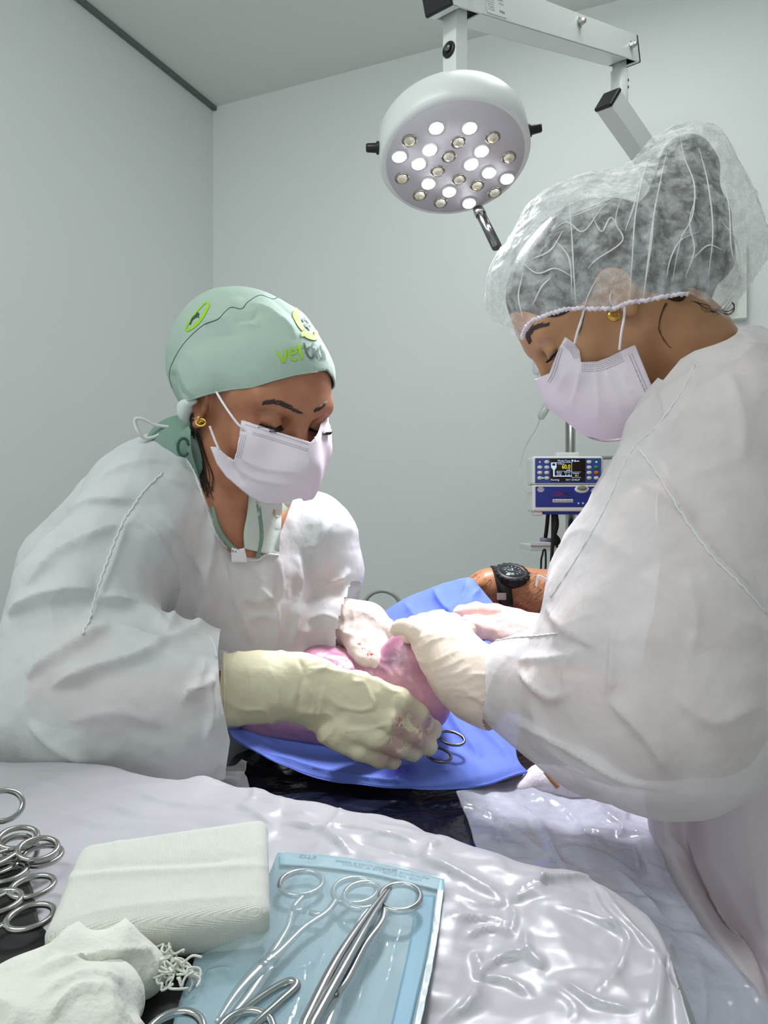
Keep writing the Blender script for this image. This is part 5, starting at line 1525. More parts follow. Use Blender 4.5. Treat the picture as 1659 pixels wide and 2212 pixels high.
RGF = [([(1372, 962), (1420, 1020), (1480, 1120), (1540, 1200), (1600, 1260), (1665, 1330)], 5, 4, 7),
       ([(1380, 1040), (1440, 1080), (1500, 1130)], 4, 8, 24), ([(1420, 830), (1440, 900), (1400, 960), (1372, 985)], 5, 8, 20), ([(1480, 770), (1500, 830), (1470, 900), (1400, 980)], 4, 10, 24),
       ([(1325, 1340), (1322, 1430), (1312, 1510)], 5, 5, 9), ([(1312, 1510), (1390, 1590), (1450, 1680)], 6, 8, 26), ([(1260, 1400), (1200, 1420), (1120, 1425)], 6, 9, 22),
       ([(1120, 1450), (1160, 1490), (1200, 1510), (1240, 1490)], 6, 8, 16), ([(1258, 1395), (1230, 1440), (1220, 1490)], 5, 6, 14), ([(1110, 1560), (1220, 1610), (1340, 1680), (1420, 1705)], 7, 6, 12),
       ([(1100, 1590), (1180, 1650), (1300, 1700), (1440, 1720)], -5, 8, 10), ([(1380, 1240), (1450, 1300), (1500, 1360)], 3, 10, 26), ([(1480, 1230), (1500, 1330), (1490, 1420)], 3, 10, 26),
       ([(1180, 1310), (1220, 1360), (1290, 1400)], 5, 9, 18), ([(1570, 800), (1600, 900), (1600, 1000)], 4, 12, 30), ([(1450, 1500), (1540, 1560), (1650, 1520)], 4, 14, 30), ([(1040, 1480), (1048, 1530), (1060, 1570)], 2, 4, 6), ([(1640, 1700), (1600, 1900), (1640, 2100)], 5, 12, 30)]
v = v + vnormals(v, q) * (0.0045 * (crumple(v * 11, 18) - .5) + 0.0015 * (crumple(v * 30, 19) - .5))[:, None]
v = folds(v, q, RGF, amp=1.1)
NR = [(1350, 650), (1420, 815), (1432, 822), (1450, 800), (1470, 776), (1500, 758), (1545, 744), (1572, 733), (1592, 720), (1600, 690), (1560, 600)]
v, q, bvx = cut(v, q, NR, False, proj, lambda cv, nn: cv[:, 1] < 1.1)
v = snapto(v, bvx, NR, proj, inv_pix, 10)
CUR = [(1064, 1376), (1050, 1392), (1047, 1440), (1050, 1500), (1040, 1540), (1060, 1600), (1000, 1640), (950, 1500), (950, 1330)]
v, q, bvx = cut(v, q, CUR, False, proj, lambda cv, nn: cv[:, 1] < 1.0)
v = snapto(v, bvx, CUR, proj, inv_pix, 10)
gown = mk('surgical_gown', v, q, M['gown2'], RW)
gb = bvh_of(v, q)
surf_tube('armhole_seam', gb, [(1374, 962), (1420, 1022), (1480, 1120), (1540, 1202), (1600, 1262), (1655, 1325)], 0.0010, M['seam'], gown, 0.0002, wob=0.0005)
surf_tube('front_seam', gb, [(1500, 790), (1470, 850), (1420, 920), (1374, 962), (1340, 1020), (1325, 1060), (1290, 1130), (1240, 1215), (1190, 1290)], 0.0008, M['seam'], gown, 0.0002, wob=0.0004)
surf_tube('cuff_seam', gb, [(1062, 1386), (1110, 1378), (1160, 1374), (1205, 1368)], 0.0009, M['seam'], gown, 0.0004, wob=0.0004)
tube('loose_thread', [P(1205, 1272, .78), P(1190, 1262, .78), P(1178, 1250, .78), P(1164, 1244, .78), P(1160, 1256, .78), P(1158, 1266, .78)], 0.0011, M['seam'], gown, n=6)
# gown skirt hanging at the right
CT = []
for py, xl, d0 in ((1600, 1395, .80), (1730, 1396, .79), (1850, 1418, .78), (1990, 1490, .74), (2110, 1580, .68), (2300, 1700, .62)):
    CT.append([P(xl + dx, py, d0 + dd) for dx, dd in ((14, .06), (0, 0), (35, -.03), (75, -.01), (130, -.035), (220, -.05), (400, -.03))])
v, q, uv = patch(CT, 90, 90)
v = folds(v, q, [([(1405, 1760), (1440, 1860), (1500, 1980), (1560, 2060), (1640, 2165)], 5, 5, 14), ([(1480, 1800), (1530, 1900), (1590, 2030), (1650, 2150)], 8, 7, 20), ([(1430, 1800), (1460, 1830), (1480, 1860)], 4, 4, 8), ([(1600, 1700), (1630, 1900), (1659, 2050)], 4, 12, 40)], facing=False)
M['skirt'] = mat('gown_skirt_nonwoven', (226, 214, 222), 0.85, transl=0.15, bump=0.3, bump_scale=700, spec=0.15)
sk = mk('gown_skirt', v, q, M['skirt'], RW); solidify(sk, 0.0012, 0); sk['label'] = 'lilac tinged lower gown'

# ---- gloves
M['latexp'] = mat('latex_pinkish', (244, 214, 208), 0.42, transl=0.12, bump=0.25, bump_scale=70, bump2=0.25, bump2_scale=24, spec=0.4)
M['latexr'] = mat('latex_translucent', (238, 222, 206), 0.42, transl=0.12, bump=0.25, bump_scale=70, bump2=0.25, bump2_scale=24, spec=0.4)
def b3(s):
    s.pchain([(1070, 1495, .835, 82), (1035, 1478, .848, 75), (1000, 1448, .865, 68), (968, 1412, .885, 60)], 0.012, flat=((0, 1, 0), 0.75))
    s.pchain([(968, 1412, .885, 58), (952, 1382, .905, 52), (948, 1372, .915, 46)], 0.012, flat=((0, 1, 0), 0.55))
    s.pchain([(930, 1392, .90, 28), (900, 1366, .90, 19), (874, 1354, .905, 15), (862, 1355, .91, 13), (853, 1363, .917, 10)], 0.006)
    s.pchain([(930, 1372, .905, 30), (918, 1347, .92, 20), (896, 1352, .95, 17), (880, 1375, .97, 14)], 0.006)
    s.pchain([(950, 1364, .905, 30), (950, 1341, .925, 19), (930, 1348, .96, 17), (905, 1385, .98, 14)], 0.006)
    s.pchain([(975, 1370, .905, 28), (981, 1345, .925, 18), (964, 1356, .96, 16), (935, 1395, .98, 13)], 0.006)
    s.pchain([(1000, 1396, .90, 26), (1010, 1362, .92, 17), (996, 1366, .95, 15), (965, 1400, .97, 12)], 0.006)
g3f = [([(915 + 6 * i, 1440 + 10 * i - 4 * i), (950 + 8 * i, 1425 + 8 * i), (1000 + 6 * i, 1400 + 9 * i)], 1.3, 3, 5) for i in range(0, 12, 2)] + [([(905, 1405), (935, 1385), (975, 1378), (1010, 1395)], 2.2, 4, 7), ([(890, 1385), (915, 1375), (945, 1372)], 1, 3, 6)]
v, q = glove('glove', b3, g3f, M['latexr'], RW, 0.0021)
v, q = cuffcut(v, q, P(1078, 1500, .832), P(1110, 1510, .82) - P(1050, 1485, .84), 0.10)
g3 = mk('glove', v, q, M['latexr'], RW); g3['label'] = 'pale latex glove pinching the skin'
def b4(s):
    s.pchain([(1190, 1385, 1.09, 40), (1150, 1362, 1.085, 36), (1112, 1348, 1.08, 32)], 0.02, flat=((0, 0.2, 1), 0.85))
    s.pchain([(1115, 1338, 1.085, 24), (1070, 1322, 1.085, 17), (1030, 1318, 1.08, 14), (995, 1322, 1.075, 12), (988, 1324, 1.073, 9)], 0.006)
    s.pchain([(1112, 1352, 1.07, 26), (1070, 1348, 1.06, 18), (1030, 1344, 1.055, 16), (1010, 1343, 1.05, 13)], 0.006)
    s.pchain([(1115, 1350, 1.09, 24), (1080, 1330, 1.10, 17), (1040, 1322, 1.11, 14), (1010, 1322, 1.11, 10)], 0.006)
    s.pchain([(1125, 1362, 1.065, 24), (1085, 1365, 1.055, 18), (1050, 1362, 1.045, 16), (1025, 1352, 1.04, 12)], 0.006)
    s.pchain([(1140, 1372, 1.06, 24), (1105, 1378, 1.05, 16), (1070, 1376, 1.045, 13)], 0.006)
v, q = glove('glove', b4, [([(1120, 1325), (1150, 1345), (1180, 1362)], 1, 4, 6), ([(1100, 1345), (1130, 1352), (1150, 1362)], 1, 4, 6)], M['latexp'], RW, 0.002)
g4 = mk('glove', v, q, M['latexp'], RW); g4['label'] = 'pinkish latex glove with outstretched fingers'

# ================================================================ THIRD PERSON: forearm with watch
TP = empty('person', (0.55, 1.42, 0), 'person standing behind the bouffant cap wearer, only a bare forearm with black watch showing', 'person')
s = Sdf()
s.pchain([(1350, 1430, 1.30, 62), (1240, 1330, 1.30, 62), (1180, 1288, 1.30, 52), (1120, 1268, 1.30, 38), (1078, 1265, 1.30, 30), (1050, 1268, 1.30, 31), (1020, 1284, 1.30, 33)], 0.02, flat=((0, 1, 0), 0.85))
s.pchain([(1350, 1430, 1.30, 60), (1440, 1300, 1.36, 66), (1520, 1080, 1.42, 78)], 0.03)
s.pchain([(1520, 1080, 1.42, 85), (1640, 1050, 1.50, 110), (1680, 1250, 1.5, 150), (1680, 1700, 1.5, 150)], 0.05)
for i, (dx, dy) in enumerate(((-34, 14), (-36, 24), (-34, 34), (-28, 42))):
    s.pchain([(1030, 1285 + i * 6, 1.29 + .012 * i, 16), (1015 + dx * .5, 1298 + dy * .6, 1.29 + .014 * i, 13), (1010 + dx, 1318 + dy, 1.28 + .014 * i, 10)], 0.006)
s.pchain([(1035, 1262, 1.28, 16), (1015, 1270, 1.26, 13), (1000, 1290, 1.25, 11)], 0.008)
v, q = s.mesh(0.0032, 1)
TSK = skin_mat('tan_forearm_skin', (164, 114, 80), (152, 104, 72))
mk('body', v, q, TSK, TP)
tb = bvh_of(v, q)
rnd = random.Random(21); hl = []
for i in range(420):
    x = rnd.uniform(1085, 1190) if i % 4 else rnd.uniform(1020, 1068); y = rnd.uniform(1235, 1345)
    dx = rnd.uniform(-9, -3); dy = rnd.uniform(1, 7)
    hl.append([(x, y), (x + dx * .5, y + dy * .4), (x + dx, y + dy)])
strokes('arm_hair', tb, hl, 0.00022, M['brow'], TP, 0.0003, 4)
M['watch'] = mat('watch_resin', (16, 17, 19), 0.45)
WC = P(1083, 1268, 1.30)
wd_ = P(1120, 1270, 1.30) - P(1050, 1268, 1.30); wd_ /= np.linalg.norm(wd_)
R_ = 0.0320
pts = []
pz = np.array((0, 0, 1.0)); py_ = np.array((0, 1.0, 0))
strapv, strapf = [], []
for k in range(48):
    a = 2 * math.pi * k / 48
    for rr in (R_, R_ + 0.004):
        for w_ in (-0.012, 0.012):
            strapv.append(WC + wd_ * w_ + pz * math.sin(a) * (rr + 0.001) + py_ * math.cos(a) * (rr - 0.002) + wd_ * 0.010 * (math.sin(a) * -0.6))
for k in range(48):
    o, p_ = k * 4, ((k + 1) % 48) * 4
    strapf += [(o, o + 1, p_ + 1, p_), (o + 2, p_ + 2, p_ + 3, o + 3), (o, p_, p_ + 2, o + 2), (o + 1, o + 3, p_ + 3, p_ + 1)]
wt = mk('wristwatch', strapv, strapf, M['watch'], TP); wt['label'] = 'chunky black wristwatch'
wn = np.array((0.06, -0.42, 0.9)); wn /= np.linalg.norm(wn)
wc = P(1106, 1240, 1.282)
mk('watch_case', *lathe([(0.020, -0.018), (0.0285, -0.008), (0.0300, 0.002), (0.0275, 0.0065), (0.0225, 0.0075), (0.0205, 0.0060), (0.002, 0.0060)], wc, wn, 40), M['watch'], wt)
tk_ = []
s1 = np.cross(wn, (0, 1, 0)); s1 /= np.linalg.norm(s1); s2 = np.cross(wn, s1)
for k in range(16):
    a = 2 * math.pi * k / 16
    c = wc + (s1 * math.cos(a) + s2 * math.sin(a)) * 0.0282 + wn * 0.001
    tk_.append(box(c, (0.005, 0.004, 0.009), np.stack((s1 * math.cos(a) + s2 * math.sin(a), -s1 * math.sin(a) + s2 * math.cos(a), wn), 1)))
mk('bezel_notches', *joinvf(tk_), M['watch'], wt, smooth=False)
mk('watch_glass', *lathe([(0.0202, 0.0062), (0.0196, 0.0070), (0.001, 0.0072)], wc, wn, 32), mat('watch_glass', (30, 34, 38), 0.05, spec=1.0), wt)
mk('dial_marks', *joinvf([box(wc + wn * 0.0074 + (s1 * math.cos(a) + s2 * math.sin(a)) * 0.013, (0.0036, 0.0012, 0.0003), np.stack((s1 * math.cos(a) + s2 * math.sin(a), -s1 * math.sin(a) + s2 * math.cos(a), wn), 1)) for a in np.linspace(0, 2 * math.pi, 13)[:-1]]
   + [box(wc + wn * 0.0075 + s1 * 0.004, (0.010, 0.0014, 0.0003), np.stack((s1, s2, wn), 1)), box(wc + wn * 0.0075 - s2 * 0.003, (0.0014, 0.008, 0.0003), np.stack((s1, s2, wn), 1))]), mat('dial_grey', (150, 154, 156), 0.4), wt, smooth=False)
mk('buckle', *box(P(1083, 1288, 1.263), (0.016, 0.004, 0.012)), M['dsteel'], wt, smooth=False)

# ================================================================ OPERATING TABLE, PATIENT, DRAPES
M['navy'] = mat('dark_navy_plastic', (20, 24, 44), 0.25, bump2=0.5, bump2_scale=24, spec=0.6)
M['plastic'] = mat('white_plastic_film', (188, 187, 193), 0.34, transl=0.15, bump2=0.2, bump2_scale=14, spec=0.45)
M['filmc'] = mat('translucent_plastic_film', (214, 216, 230), 0.18, transp=0.62, transp_noise=0.35, transp_scale=7, bump2=0.3, bump2_scale=30, spec=0.7)
M['blue'] = mat('blue_drape_nonwoven', (106, 130, 220), 0.7, transl=0.08, bump=0.5, bump_scale=800, spec=0.3)
ot = empty('operating_table', (0.05, 1.05, 0), 'operating table with dark padded top under the drapes, mostly hidden', 'operating table')
bevel(bx('table_top', (0.035, 1.08, 0.89), (0.44, 0.60, 0.05), M['navy'], ot), 0.01)
mk('column', *joinvf([box((0.05, 1.08, 0.46), (0.14, 0.14, 0.82))]), M['steel'], ot, smooth=False)
bevel(bx('base', (0.05, 1.08, 0.03), (0.4, 0.5, 0.06), M['steel'], ot), 0.01)
# dark plastic cover hanging over the near side of the table
CT = []
for y, z in ((1.36, 0.935), (1.15, 0.935), (0.95, 0.932), (0.82, 0.928), (0.765, 0.915), (0.745, 0.86), (0.74, 0.74), (0.735, 0.6)):
    CT.append([(x, y, z - dz) for x, dz in ((-0.235, 0.10), (-0.215, 0.008), (-0.17, 0.0), (-0.05, 0.0), (0.1, 0.0), (0.262, 0.004), (0.275, 0.07))])
v, q, uv = patch(CT, 150, 150)
v = v + np.array((0, -0.5, 1.0)) * (0.010 * (crumple(v * 12, 51, 8) - .4))[:, None]
v = folds(v, q, [([(480, 1700), (560, 1640), (620, 1690)], 6, 5, 16), ([(700, 1730), (820, 1720), (930, 1760)], 4, 5, 20), ([(960, 1790), (1020, 1770), (1060, 1800)], 6, 4, 12), ([(900, 1750), (1000, 1740), (1100, 1790)], 5, 4, 14)], facing=False)
dc = mk('table_cover', v, q, M['navy'], smooth=True); solidify(dc, 0.001, 0)
tag(dc, 'dark navy plastic cover on the operating table below the blue drape', 'table cover')
# bright crinkled film tuft beside the left sleeve
v, q, uv = patch([[P(x + dx, y, d) for dx in (0, 22, 44, 66)] for x, y, d in ((470, 1650, .84), (462, 1672, .82), (470, 1690, .80), (480, 1712, .78))], 40, 40)
n_ = (ridged(v * 45, 8) - .5)[:, None] * np.array((0, -0.01, 0.014)); v = v + n_
tf = mk('plastic_film', v, q, M['plastic']); solidify(tf, 0.0006, 0)
tag(tf, 'small crinkled bright film edge beside the left cuff, under the blue drape', 'plastic film')

# clear white plastic cover at the right
CT = []
R_ = [[(985, 1712, .885), (1080, 1690, .91), (1200, 1700, .92), (1300, 1700, .91), (1390, 1712, .90), (1400, 1722, .90)],
      [(1010, 1770, .83), (1100, 1770, .83), (1210, 1775, .83), (1310, 1780, .82), (1400, 1790, .81), (1412, 1800, .81)],
      [(1040, 1850, .74), (1140, 1860, .74), (1240, 1860, .74), (1340, 1866, .73), (1425, 1872, .73), (1440, 1880, .73)],
      [(1150, 1950, .66), (1240, 1950, .66), (1320, 1955, .66), (1400, 1965, .66), (1480, 1975, .66), (1498, 1982, .66)],
      [(1250, 2060, .60), (1330, 2060, .60), (1400, 2060, .60), (1470, 2070, .60), (1560, 2080, .60), (1580, 2090, .60)],
      [(1300, 2180, .55), (1390, 2180, .55), (1460, 2180, .55), (1530, 2180, .56), (1630, 2180, .56), (1655, 2188, .56)],
      [(1300, 2420, .50), (1390, 2420, .50), (1470, 2420, .50), (1560, 2420, .5), (1700, 2420, .5), (1760, 2420, .5)]]
v, q, uv = patch([[P(*p) for p in row] for row in R_], 170, 190)
r1, r2 = ridged(v * 16, 61), ridged(v * 44, 62)
v = v + np.array((0, -0.3, 1.0)) * (0.014 * (crumple(v * 11, 41, 9) - .4) + 0.005 * (crumple(v * 32, 42, 9) - .4))[:, None]
PFd = [([(1275, 1725), (1310, 1760), (1345, 1790), (1330, 1810)], 6, 3, 8), ([(1340, 1735), (1350, 1760), (1345, 1790)], 5, 3, 6), ([(1240, 1800), (1300, 1798), (1400, 1800)], 5, 3, 8), ([(1210, 1830), (1300, 1850), (1380, 1900)], 5, 4, 9),
       ([(1365, 1830), (1375, 1850), (1380, 1880)], 5, 3, 5), ([(1100, 1730), (1170, 1790), (1200, 1850), (1225, 1880)], 6, 5, 14), ([(1020, 1740), (1100, 1790), (1190, 1860)], 5, 5, 14), ([(1445, 2015), (1520, 2040), (1600, 2120), (1659, 2190)], 5, 6, 14), ([(1500, 2060), (1520, 2130), (1520, 2212)], 4, 12, 24), ([(1450, 2020), (1440, 2100)], 5, 6, 12),
       ([(1180, 1720), (1230, 1760), (1290, 1840)], 3, 4, 10), ([(1330, 1880), (1380, 1930), (1430, 1980)], 5, 4, 10)]
v = folds(v, q, PFd, facing=False, amp=0.8)
pc = mk('plastic_cover', v, q, M['filmc']); solidify(pc, 0.0006, 0)
tag(pc, 'crinkled translucent white plastic cover at the feet of the bouffant cap wearer', 'plastic cover')
v2, q2, uv = patch([[P(x, y, d) for x, y, d in row] for row in (
    ((1230, 1722, .93), (1300, 1712, .93), (1400, 1716, .93)), ((1215, 1800, .86), (1300, 1790, .86), (1408, 1800, .86)), ((1250, 1900, .77), (1330, 1900, .76), (1440, 1900, .76)),
    ((1330, 2000, .69), (1420, 2000, .69), (1500, 1998, .69)), ((1340, 2130, .62), (1460, 2110, .62), (1600, 2110, .62)), ((1330, 2420, .53), (1500, 2420, .53), (1740, 2420, .53)))], 90, 90)
v2 = v2 + np.array((0, -0.3, 1.0)) * (0.008 * (crumple(v2 * 14, 43, 9) - .4))[:, None] - np.array((0, 0, 0.006))
us = mk('under_sheet', v2, q2, M['plastic']); solidify(us, 0.0006, 0)
tag(us, 'white plastic sheet lying beneath the translucent cover at the right', 'sheet')

# patient
M['pink'] = mat('patient_pink_skin', (204, 152, 168), 0.36, sss=0.15, vary=(168, 112, 140), vary_scale=20, bump=0.2, bump_scale=120, bump2=0.35, bump2_scale=22, spec=0.6)
stain(M['pink'], (110, 20, 30), [(P(800, 1420, 1.0), 0.022), (P(780, 1395, 1.0), 0.012)], 70, 0.5)
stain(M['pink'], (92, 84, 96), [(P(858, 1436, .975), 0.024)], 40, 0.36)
s = Sdf()
s.pchain([(590, 1515, 1.03, 88), (690, 1500, 1.03, 98), (780, 1520, 1.02, 95), (870, 1530, 1.0, 70)], 0.03)
s.pchain([(790, 1492, 1.01, 46), (842, 1474, 1.005, 42), (890, 1474, .985, 56), (920, 1510, .97, 46), (928, 1535, .965, 34)], 0.025)
s.pchain([(810, 1480, 1.0, 34), (828, 1444, .995, 18), (846, 1428, .995, 12), (872, 1414, .99, 12)], 0.02)
s.pchain([(870, 1450, 1.0, 40), (880, 1400, 1.0, 28), (884, 1378, 1.0, 18)], 0.03)
s.pchain([(760, 1560, 1.10, 110), (920, 1560, 1.18, 120), (1040, 1520, 1.26, 120), (1010, 1400, 1.36, 110)], 0.05)
v, q = s.mesh(0.003, 2)
v = folds(v, q, [([(640, 1404), (700, 1412), (760, 1425)], 1.2, 3, 4), ([(650, 1412), (700, 1420), (750, 1432)], 1.2, 3, 4), ([(800, 1420), (830, 1428), (860, 1424)], 2, 3, 5), ([(840, 1430), (870, 1470), (880, 1510)], 2, 5, 10), ([(880, 1460), (910, 1500), (915, 1540)], 2, 5, 10), ([(800, 1435), (830, 1445), (850, 1470)], 2, 4, 7)])
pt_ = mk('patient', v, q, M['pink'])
tag(pt_, 'pink bare swollen skin of the animal patient between the gloved hands', 'animal')
M['fur'] = mat('patient_fur', (226, 220, 226), 0.8, vary=(206, 196, 204), vary_scale=60, bump=0.6, bump_scale=300)
M['furb'] = mat('patient_brown_fur', (150, 104, 64), 0.8, bump=0.6, bump_scale=300)
s = Sdf(); s.pchain([(1130, 1705, .90, 18), (1170, 1690, .915, 30), (1230, 1700, .90, 34), (1320, 1740, .91, 36)], 0.02)
v, q = s.mesh(0.003, 2); lg = mk('leg', v, q, M['fur'], pt_); lg['label'] = 'pale furred leg with a brown streak'
lb_ = bvh_of(v, q); surf_tube('brown_streak', lb_, [(1172, 1672), (1185, 1682), (1205, 1698)], [0.0012] * 21, M['furb'], lg, 0.0) if False else None
sp_ = [shoot(lb_, x, y, 0.0) for x, y in ((1176, 1668), (1186, 1678), (1197, 1690), (1206, 1700))]
sp_ = [p for p in sp_ if p is not None]
if len(sp_) > 2: tube('brown_streak', sp_, 0.0030, M['furb'], lg, n=8, flat=((0, 1, 0), 0.4))

# blue drape
D = [[(800, 1342, 1.22), (870, 1298, 1.24), (940, 1270, 1.25), (1010, 1248, 1.235), (1036, 1268, 1.225), (1078, 1318, 1.20)],
     [(740, 1420, 1.15), (850, 1375, 1.19), (930, 1350, 1.20), (1000, 1350, 1.17), (1060, 1360, 1.16), (1130, 1420, 1.15)],
     [(560, 1500, 1.10), (720, 1500, 1.10), (850, 1490, 1.09), (960, 1485, 1.07), (1060, 1500, 1.04), (1130, 1530, 1.02)],
     [(492, 1560, 1.02), (640, 1590, 1.00), (780, 1600, .985), (930, 1590, .975), (1045, 1595, .97), (1115, 1610, .96)],
     [(497, 1584, .965), (600, 1640, .94), (740, 1672, .92), (860, 1684, .90), (1000, 1672, .90), (1122, 1645, .92)],
     [(508, 1602, .955), (600, 1652, .93), (720, 1688, .91), (850, 1702, .89), (1000, 1706, .89), (1143, 1668, .91)]]
v, q, uv = patch([[P(*p) for p in row] for row in D], 150, 150)
v = v + np.array((0, -0.3, 1.0)) * (0.004 * (vnoise(v * 14, 71) - .5) + 0.004 * (crumple(v * 15, 72) - .4))[:, None]
BF = [([(935, 1272), (950, 1300), (985, 1340)], 6, 6, 16), ([(1010, 1250), (1000, 1290), (960, 1330)], 6, 6, 16), ([(1035, 1270), (1020, 1290), (1010, 1320)], 5, 4, 12), ([(960, 1520), (990, 1580), (1040, 1640)], 7, 8, 24), ([(1000, 1540), (1060, 1600), (1110, 1650)], 6, 8, 24),
      ([(1010, 1700), (1060, 1692), (1140, 1668)], 7, 6, 18), ([(560, 1625), (680, 1665), (800, 1688), (900, 1694)], 6, 4, 12), ([(830, 1685), (870, 1670), (900, 1660)], 5, 4, 8), ([(850, 1693), (880, 1680), (905, 1680)], 5, 4, 8), ([(520, 1575), (560, 1600), (600, 1610)], 5, 5, 12), ([(870, 1300), (900, 1340), (940, 1370)], 5, 8, 20)]
v = folds(v, q, BF, facing=False)
stain(M['blue'], (56, 60, 170), [(P(860, 1668, .91), 0.030)], 26, 0.42)
bd_ = mk('surgical_drape', v, q, M['blue']); solidify(bd_, 0.0008, 0)
tag(bd_, 'blue nonwoven surgical drape over the patient', 'surgical drape')

# ---- ringed instruments
def ringed(name, A, B, nrm, spread, m, label, cat, group=None, L=None, ring=(0.0135, 0.0105), opened=0.0, blade=False, depth_flat=0.55, tipw=0.0022):
    """A: midpoint between finger rings, B: tip, nrm: face normal; spread: distance between ring centres"""
    A, B = np.array(A, float), np.array(B, float)
    x = B - A; L = np.linalg.norm(x); x /= L
    n = np.array(nrm, float); n -= x * (n @ x); n /= np.linalg.norm(n); y = np.cross(n, x)
    root = empty(name, A, label, cat, group)
    piv = 0.66 * L
    for sd in (-1, 1):
        off = n * 0.0012 * sd
        g = lambda a, b: A + x * a + y * b * sd + off
        c = (0.0, spread / 2)
        rg = [g(c[0] + ring[0] * math.cos(t), c[1] + ring[1] * math.sin(t)) for t in np.linspace(0, 2 * math.pi, 28, endpoint=False)]
        parts = [tube(None, rg, 0.0019, None, n=10, closed=True, res=1)]
        sh_ = [g(c[0] + ring[0] * .8, c[1] - ring[1] * .55), g(ring[0] + .012, spread * 0.30), g(piv * .55, spread * 0.14 + opened * .5), g(piv * .85, 0.002 + opened * .2), g(piv, -0.0005), g(piv + (L - piv) * .5, -0.0022 - opened * .3), g(L, -0.0006 - opened * .8)]
        rr = [0.0021, 0.0021, 0.0021, 0.0027, 0.0036, 0.0026, tipw * .5]
        parts.append(tube(None, sh_, rr, None, n=10, flat=(n, depth_flat)))
        if not blade:
            parts.append(box(A + x * (ring[0] + 0.014) + y * sd * spread * 0.16, (0.003, spread * 0.26, 0.002), np.stack((x, y, n), 1)))
        mk('handle_arm', *joinvf(parts), m, root)
    mk('pivot_screw', *lathe([(0.0026, -0.0032), (0.0026, 0.0032), (0.002, 0.0036)], A + x * piv, n, 16), M['dsteel'], root)
    return root
ringed('forceps', P(962, 1612, .925), P(830, 1560, .97), (0.1, -0.5, 0.86), 0.036, M['dsteel'], 'steel forceps with ringed handles held in the cream glove over the blue drape', 'forceps', ring=(0.0165, 0.0110))
ringed('clamp', P(1040, 1386, 1.045), P(1120, 1400, 1.06), (0, -0.5, 0.86), 0.018, M['dsteel'], 'small dark clamp tip just under the outstretched glove fingers', 'clamp', ring=(0.008, 0.006))

# ================================================================ INSTRUMENT TABLE IN FRONT
TZ = 1.04
it = empty('instrument_table', (-0.15, 0.42, 0), 'instrument table under white plastic sheet in the foreground', 'instrument table')
EDG = [(-420, 1640), (-180, 1644), (0, 1650), (130, 1652), (240, 1663), (380, 1696), (450, 1692), (540, 1706), (620, 1735), (700, 1742), (780, 1762), (870, 1778), (940, 1812), (1060, 1848), (1170, 1888), (1240, 1898), (1300, 1925), (1385, 1985), (1440, 2072)]
NP = len(EDG)
cols = []
for j, (px, py) in enumerate(EDG):
    e = PZ(px, py, TZ)
    t = j / (NP - 1)
    nr = np.array((-0.62 + 0.735 * t, 0.20 + 0.10 * t, TZ))
    out = np.array((0.45, 0.9, 0)); out /= np.linalg.norm(out)
    if j >= NP - 3: out = np.array((0.85, 0.5, 0)); out /= np.linalg.norm(out)
    col = [e + out * 0.035 + (0, 0, -0.42), e + out * 0.028 + (0, 0, -0.22), e + out * 0.018 + (0, 0, -0.07), e + out * 0.008 + (0, 0, -0.016), e]
    for k in (0.06, 0.2, 0.4, 0.6, 0.8, 1.0): col.append(e + (nr - e) * k + (0, 0, 0.004))
    cols.append(col)
e = PZ(1432, 2160, TZ)
cols.append([c_ + np.array((0.012, -0.03, -0.05)) for c_ in cols[-1][:4]] + [e + (0.006, 0, -0.02)] + [e + (np.array((0.122, 0.22, TZ)) - e) * k + (0.004, 0, -0.015) for k in (0.06, 0.2, 0.4, 0.6, 0.8, 1.0)])
cols.append([c_ + np.array((0.02, -0.05, -0.18)) for c_ in cols[-2][:4]] + [c_ + np.array((0.018, 0, -0.2)) for c_ in cols[-1][4:]])
CT = [[cols[j][i] for j in range(len(cols))] for i in range(11)]
v, q, uv = patch(CT, 300, 230)
top_ = np.clip((v[:, 2] - (TZ - 0.05)) / 0.05, 0, 1)
r1, r2 = ridged(v * 7, 81), ridged(v * 26, 82)
v[:, 2] += top_ * (0.011 * (crumple(v * 11, 31, 9) - .4) + 0.0035 * (crumple(v * 34, 32, 9) - .4)) * np.clip(0.35 + 1.3 * (v[:, 0] + 0.25) / 0.3, 0.35, 1)
